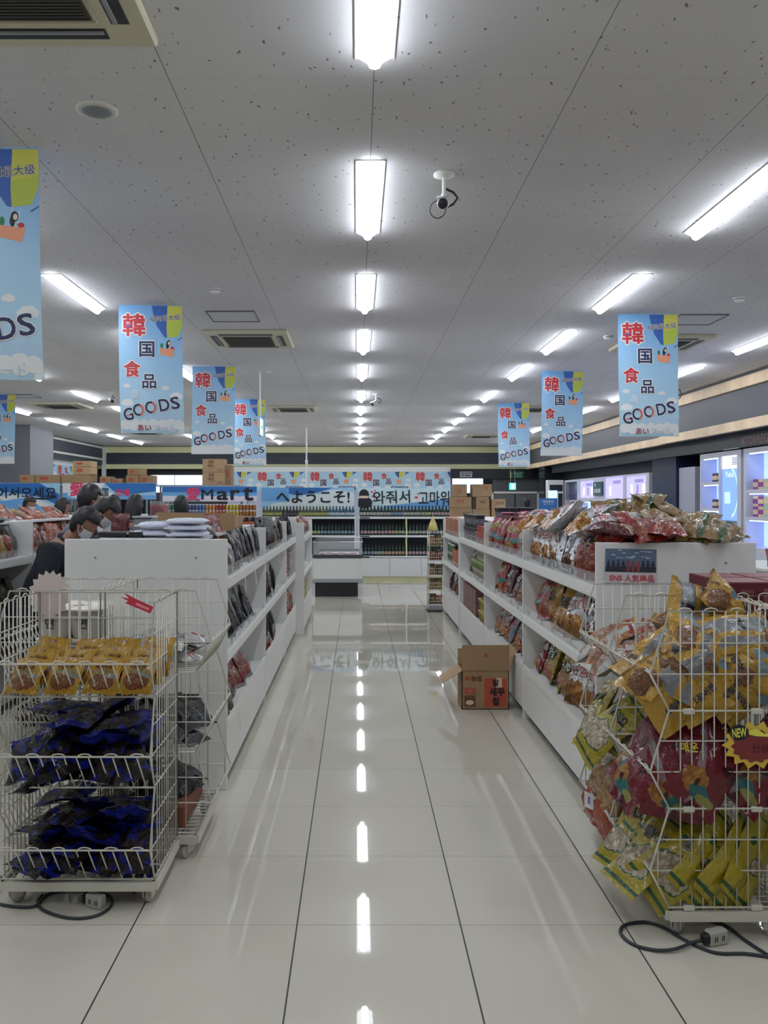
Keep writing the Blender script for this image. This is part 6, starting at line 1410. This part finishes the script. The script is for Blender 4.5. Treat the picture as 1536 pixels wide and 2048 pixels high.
def cable(label, pts, plug=None, extra=None):
    t = thing('power_cable', label, 'cable', (pts[0][0], pts[0][1], 0)); o = Vector((pts[0][0], pts[0][1], 0)); P = []
    pts = [Vector(p) for p in pts]; n = len(pts)
    for i in range(n - 1):
        p0, p1, p2, p3 = pts[max(0, i - 1)], pts[i], pts[i + 1], pts[min(n - 1, i + 2)]
        for k in range(8):
            s = k / 8; P.append(.5 * ((2 * p1) + (p2 - p0) * s + (2 * p0 - 5 * p1 + 4 * p2 - p3) * s * s + (3 * p1 - p0 - 3 * p2 + p3) * s ** 3) - o)
    P.append(pts[-1] - o); m = MB(); m.smooth = True; m.tube(P, .0058, 8); m.build('cord', mat('dark cable', dc(30, 36, 40), .45), t)
    if plug:
        x, y, rz = plug; M = Matrix.Translation(Vector((x, y, 0)) - o) @ Matrix.Rotation(R(rz), 4, 'Z')
        m = MB(); m.cbox((0, 0, .026), (.075, .036, .052), M, ch=.005); b = m.build('socket_block', mat('grey socket', dc(132, 132, 126), .5), t)
        m = MB()
        for k in range(2): m.box(-.02 + .03 * k, -.016 + .03 * k, -.0185, -.0175, .016, .034, M); m.box(-.012 + .03 * k, -.008 + .03 * k, -.0185, -.0175, .016, .034, M)
        m.build('outlet', BLACKP, b)
        m = MB(); m.cbox((-.045, .0, .026), (.03, .03, .036), M, ch=.006); m.build('plug', BLACKP, t)
def fl(px, py, z=.006):
    Y = (H - z) * F / (py - CY); return ((px - CX) * Y / F, Y, z)
cable('dark looped cable with grey socket under the lower left cart', [fl(-30, 1800), fl(20, 1812), fl(70, 1812), fl(96, 1788), fl(150, 1780), fl(215, 1790), fl(222, 1812), fl(190, 1832), fl(140, 1836), fl(90, 1822), fl(75, 1804), fl(85, 1790)], plug=(fl(188, 1816)[0], fl(188, 1816)[1] + .02, -24))
cable('dark cable in a loop on the floor at lower right', [fl(1600, 1925), fl(1500, 1908), fl(1430, 1905), fl(1370, 1880), fl(1330, 1856), fl(1290, 1844), fl(1250, 1850), fl(1241, 1866), fl(1265, 1888), fl(1310, 1900, .008), fl(1350, 1898, .012), fl(1385, 1885, .016), fl(1412, 1880, .02)], plug=(fl(1437, 1890)[0], fl(1437, 1890)[1] + .02, 18))
cable('thin grey cable crossing the floor under the right cart', [fl(1400, 1838), fl(1450, 1850), fl(1490, 1880), fl(1540, 1912), fl(1600, 1940)])
t = thing('display_counter', 'white display counter at the right edge behind crisps', 'counter', (3.3, 5.9, 0))
m = MB(); m.cbox((0, .4, .53), (.9, .8, 1.06), ch=.006); m.build('body', WHITE, t); m = MB(); m.cbox((0, .4, 1.07), (.94, .84, .025), ch=.004); m.build('counter_top', WHITE2, t)
for k in range(5): bag(('smallred', 'whitepack', 'clearwhite', 'orangepack', 'redwhite')[k], (2.98 + .12 * k, 6.02 + .06 * (k % 2), 1.085), R(-28), R(rnd(-40, 40)), R(rnd(-20, 20)), 'snack bag on the right edge counter, %s from left' % ORD[k + 1], sc=.8)
# ------------------------------------------------------------------ people
def skin_mesh(verts, edges, root, lvl=1):
    me = bpy.data.meshes.new('s'); me.from_pydata([v[:3] for v in verts], edges, []); o = bpy.data.objects.new('s', me); COL.objects.link(o)
    o.modifiers.new('k', 'SKIN'); d = me.skin_vertices[0].data
    for i, v in enumerate(verts): d[i].radius = (v[3], v[4] if len(v) > 4 else v[3]); d[i].use_root = (i == root)
    s = o.modifiers.new('u', 'SUBSURF'); s.levels = lvl; s.render_levels = lvl
    r = bpy.data.meshes.new_from_object(o.evaluated_get(bpy.context.evaluated_depsgraph_get())); bpy.data.objects.remove(o); return r
def to_mb(m, me, M=None):
    m.add([(M @ v.co if M is not None else v.co)[:] for v in me.vertices], [tuple(p.vertices) for p in me.polygons])
def person(label, x, y, rz, h=1.7, lean=0, nod=0, turn=0, hair='short', top=(30, 32, 40), legs=(26, 28, 36), mask=True, reach=False, group=None, bagstrap=False):
    t = thing('person', label, 'person', (x, y, 0), R(rz), group); s = h / 1.7
    L = Matrix.Translation((0, 0, .92)) @ Matrix.Rotation(R(lean), 4, 'X') @ Matrix.Translation((0, 0, -.92))
    def up(p, r, r2=None): q = L @ Vector(p); return (q.x * s, q.y * s, q.z * s, r * s, (r2 or r) * s)
    def lo(p, r, r2=None): return (p[0] * s, p[1] * s, p[2] * s, r * s, (r2 or r) * s)
    def skel(g, arms=True, lg=True, hands=True, neck=True):
        V = [lo((0, 0, .93), .135 + g, .105 + g)]; E = []; A = V.append
        A(up((0, -.005, 1.1), .125 + g, .095 + g)); A(up((0, .0, 1.26), .145 + g, .105 + g)); A(up((0, .01, 1.39), .11 + g, .075 + g)); E += [(0, 1), (1, 2), (2, 3)]
        if neck: A(up((0, -.005, 1.47), .056, .056)); A(up((0, -.02, 1.56), .052, .055)); E += [(3, 4), (4, 5)]
        if arms:
            for sx in (-1, 1):
                b = len(V); A(up((sx * .165, .01, 1.375), .066 + g, .062 + g))
                if reach: A(up((sx * .225, -.1, 1.13), .047 + g)); A(up((sx * .17, -.34, 1.1), .031 + g * .7)); hd = Vector((0, -1, -.15))
                else: A(up((sx * .225, .02, 1.12), .047 + g)); A(up((sx * .235, -.05, .88), .031 + g * .7)); hd = Vector((0, -.15, -1))
                E += [(3, b), (b, b + 1), (b + 1, b + 2)]
                if hands:
                    wv = Vector(L.inverted() @ (Vector(V[b + 2][:3]) / s)); hd.normalize(); sd = Vector((sx, 0, 0)); pm = wv + hd * .055; A(up(pm, .034, .017)); E.append((b + 2, b + 3)); pi_ = b + 3
                    pal = hd.cross(sd) * sx
                    for k, ln in enumerate((.034, .04, .037, .028)):
                        o_ = sd * (.03 - .02 * k) * -1 * 1; base = pm + hd * .035 + o_; m1 = base + hd * ln * .8; m2 = m1 + hd * ln * .6 + Vector((0, -.012, -.012))
                        c = len(V); A(up(base, .0095)); A(up(m1, .009)); A(up(m2, .0075)); E += [(pi_, c), (c, c + 1), (c + 1, c + 2)]
                    c = len(V); A(up(pm - hd * .01 - sd * .034, .011)); A(up(pm + hd * .03 - sd * .056 + Vector((0, -.014, 0)), .0095)); E += [(pi_, c), (c, c + 1)]
        if lg:
            for sx in (-1, 1):
                b = len(V); A(lo((sx * .09, 0, .85), .088 + g)); A(lo((sx * .098, -.012, .49), .06 + g)); A(lo((sx * .1, .02, .1), .038 + g)); E += [(0, b), (b, b + 1), (b + 1, b + 2)]
                if hands: A(lo((sx * .108, -.12, .035), .032, .028)); E.append((b + 2, b + 3))
        return V, E
    HM = Matrix.Scale(s, 4) @ L @ Matrix.Translation((0, -.02, 1.55)) @ Matrix.Rotation(R(turn), 4, 'Z') @ Matrix.Rotation(R(nod), 4, 'X') @ Matrix.Translation((0, -.012, .085))
    V, E = skel(0); bm_ = skin_mesh(V, E, 0); m = MB(); to_mb(m, bm_)
    def hb(c, r): m.ball((0, 0, 0), *r, 20, 14, None); n = 15 * 20; m.v[-n:] = [tuple(HM @ (Vector(p) + Vector(c))) for p in m.v[-n:]]
    hb((0, 0, .025), (.074, .092, .098)); hb((0, -.022, -.045), (.056, .066, .062)); hb((0, -.088, -.016), (.012, .018, .02)); hb((0, -.082, .006), (.009, .014, .025))
    for sx in (-1, 1): hb((sx * .074, .008, -.008), (.012, .02, .03))
    hb((0, -.078, -.058), (.022, .014, .009)); hb((0, -.064, -.088), (.026, .022, .018))
    o = m.build('tmp', []); rm = o.modifiers.new('r', 'REMESH'); rm.mode = 'VOXEL'; rm.voxel_size = .009; sm = o.modifiers.new('s', 'SMOOTH'); sm.iterations = 2; sm.factor = .5
    me = bpy.data.meshes.new_from_object(o.evaluated_get(bpy.context.evaluated_depsgraph_get())); bpy.data.objects.remove(o)
    me.materials.clear(); me.materials.append(mat('skin', rgb((150, 108, 86), 1.0), .5)); me.polygons.foreach_set('use_smooth', [True] * len(me.polygons)); me.name = 'body'; body = link('body', me, t)
    for sx in (-1, 1):
        e = MB(); e.smooth = True; e.ball(HM @ Vector((sx * .031, -.0765, .012)), .0095 * s, .0085 * s, .0065 * s, 10, 8); e.m = 1; e.ball(HM @ Vector((sx * .031, -.0815, .012)), .0055 * s, .0045 * s, .0055 * s, 10, 8); e.build('eye', [mat('eye white', (.3, .28, .27), .4), BLACKP], body)
    # clothes
    V, E = skel(.03, lg=False, hands=False, neck=False); V.append(lo((0, 0, .82), .15, .125)); E.append((0, len(V) - 1))
    c = skin_mesh(V, E, 0, 2); c.materials.append(mat('cloth %d %d %d' % top, dc(*top), .85, var=.12, vscale=20)); c.polygons.foreach_set('use_smooth', [True] * len(c.polygons)); ja = link('jacket', c, t)
    m = MB(); m.smooth = True; ring = [HM.inverted() @ Vector((0, 0, 0))]; cc = Vector(L @ Vector((0, .0, 1.455))) * s; ax = (L.to_3x3() @ Vector((0, 0, 1)))
    m.tube([cc + (L.to_3x3() @ Vector((.068 * cos(a), .066 * sin(a), .012 * sin(a)))) * s for a in [2 * pi * k / 16 for k in range(16)]], .018 * s, 8, True); m.build('collar', c.materials[0], ja)
    V, E = skel(.014, arms=False, hands=False, neck=False); V = V[:1] + V[4:]; E = [(0, 1), (1, 2), (2, 3), (0, 4), (4, 5), (5, 6)]
    c = skin_mesh(V, E, 0, 2); c.materials.append(mat('cloth %d %d %d' % legs, dc(*legs), .85)); c.polygons.foreach_set('use_smooth', [True] * len(c.polygons)); link('trousers', c, t)
    for sx in (-1, 1):
        m = MB(); m.smooth = True; m.ball((sx * .105 * s, -.06 * s, .045), .05 * s, .135 * s, .045, 16, 10); m.build('shoe', BLACKP, t)
    # hair: cap shell over the skull with the face left open
    m = MB(); m.smooth = True; NU, NV = 36, 22; keep = {}; vs = []; fs = []; long_ = hair == 'long'
    for j in range(NV + 1):
        th = pi * .98 * j / NV
        for i in range(NU):
            ph = 2 * pi * i / NU; d = Vector((sin(th) * cos(ph), sin(th) * sin(ph), cos(th)))
            p = Vector((d.x * .089, d.y * .106 + .006, d.z * .112 + .032)); back = d.y
            if p.z < .03 and long_: p.z = .03 - (.03 - p.z) * (2.6 if back > -.35 else 2.0); p.x *= 1.12
            if p.z < .03 and not long_: p.z = .03 - (.03 - p.z) * 1.35
            p += d * .006 * noise.noise(d * 7) + d * .005 * noise.noise(d * 19)
            vs.append(HM @ p)
            face = d.y < -.25 and p.z < .058 and abs(d.x) < .95
            lowcut = (p.z < -.1 if back > .1 else p.z < -.03) if not long_ else False
            side = not long_ and p.z < -.012 and abs(d.x) > .6 and d.y < .1
            keep[(j, i)] = not (face or lowcut or side)
    for j in range(NV):
        for i in range(NU):
            k = (i + 1) % NU
            if all(keep[q] for q in ((j, i), (j + 1, i), (j + 1, k), (j, k))): fs.append((j * NU + i, (j + 1) * NU + i, (j + 1) * NU + k, j * NU + k))
    m.add(vs, fs); ho = m.build('hair', mat('black hair', (.012, .011, .012), .45), t)
    so = ho.modifiers.new('t', 'SOLIDIFY'); so.thickness = .008; so.offset = -1
    if mask:
        m = MB(); m.smooth = True; g = []; 
        for j in range(9):
            for i in range(13):
                u = i / 12 * 2 - 1; v = j / 8; a = u * 1.12
                g.append(HM @ Vector((.074 * sin(a), -.106 * cos(a) * (.98 + .05 * sin(pi * v)) + .008, -.092 + .086 * v * (1 - .25 * u * u) + .018 * u * u)))
        m.add(g, [(j * 13 + i, j * 13 + i + 1, (j + 1) * 13 + i + 1, (j + 1) * 13 + i) for j in range(8) for i in range(12)]); mk = m.build('face_mask', mat('mask white', rgb((190, 192, 196)), .7), t)
        so = mk.modifiers.new('t', 'SOLIDIFY'); so.thickness = .002
        m = MB()
        for sx in (-1, 1): m.tube([HM @ Vector((sx * .067, -.042, -.02)), HM @ Vector((sx * .08, -.01, .0)), HM @ Vector((sx * .083, .012, .012))], .0018, 5); m.tube([HM @ Vector((sx * .067, -.042, -.07)), HM @ Vector((sx * .08, -.01, -.04)), HM @ Vector((sx * .083, .012, .012))], .0018, 5)
        m.build('ear_loop', PWHITE, mk)
    if bagstrap:
        m = MB(); m.smooth = True; m.tube([L @ Vector((-.1, -.13, 1.2)) * s, L @ Vector((-.11, -.07, 1.42)) * s, L @ Vector((-.1, .05, 1.45)) * s, L @ Vector((-.09, .13, 1.3)) * s], .018, 6); m.build('bag_strap', BLACKP, t)
    return t
# facing: rz 0 looks at the camera, 180 away, 90 to the right of the picture
person('person in grey top with dark strap, tall, turned from camera, left aisle', -2.35, 7.06, 130, 1.64, lean=6, nod=14, turn=10, top=(86, 92, 98), mask=False, bagstrap=True)
person('person bending forward with white face mask, between two other shoppers', -2.24, 6.45, 95, 1.61, lean=22, nod=26, top=(40, 42, 50), reach=True)
person('person in black jacket with bowl-cut hair stooping behind left end panel', -2.3, 5.95, 88, 1.575, lean=32, nod=8, turn=0, top=(16, 18, 26), reach=True)
person('person with long black hair seen from behind, beyond masked shopper', -2.3, 8.64, 160, 1.56, nod=18, hair='long', top=(60, 64, 66))
person('person whose dark hair shows below the blue Mart sign', -2.15, 10.3, 180, 1.55, hair='long', top=(30, 30, 36), mask=False)
person('person with mask and long hair at far left, facing right', -4.6, 11.8, 70, 1.55, nod=10, hair='long', top=(30, 32, 36))
person('person with long dark hair turned away, second from left edge', -3.81, 10.8, 130, 1.53, nod=14, hair='long', top=(40, 40, 46), mask=False)
person('person with short black hair against the red sign letters', -3.14, 10.9, 175, 1.56, top=(30, 34, 40), mask=False)
person('person in dark clothes seen from behind near the back doorway', 3.6, 17.9, 180, 1.55, top=(38, 42, 52), mask=False)
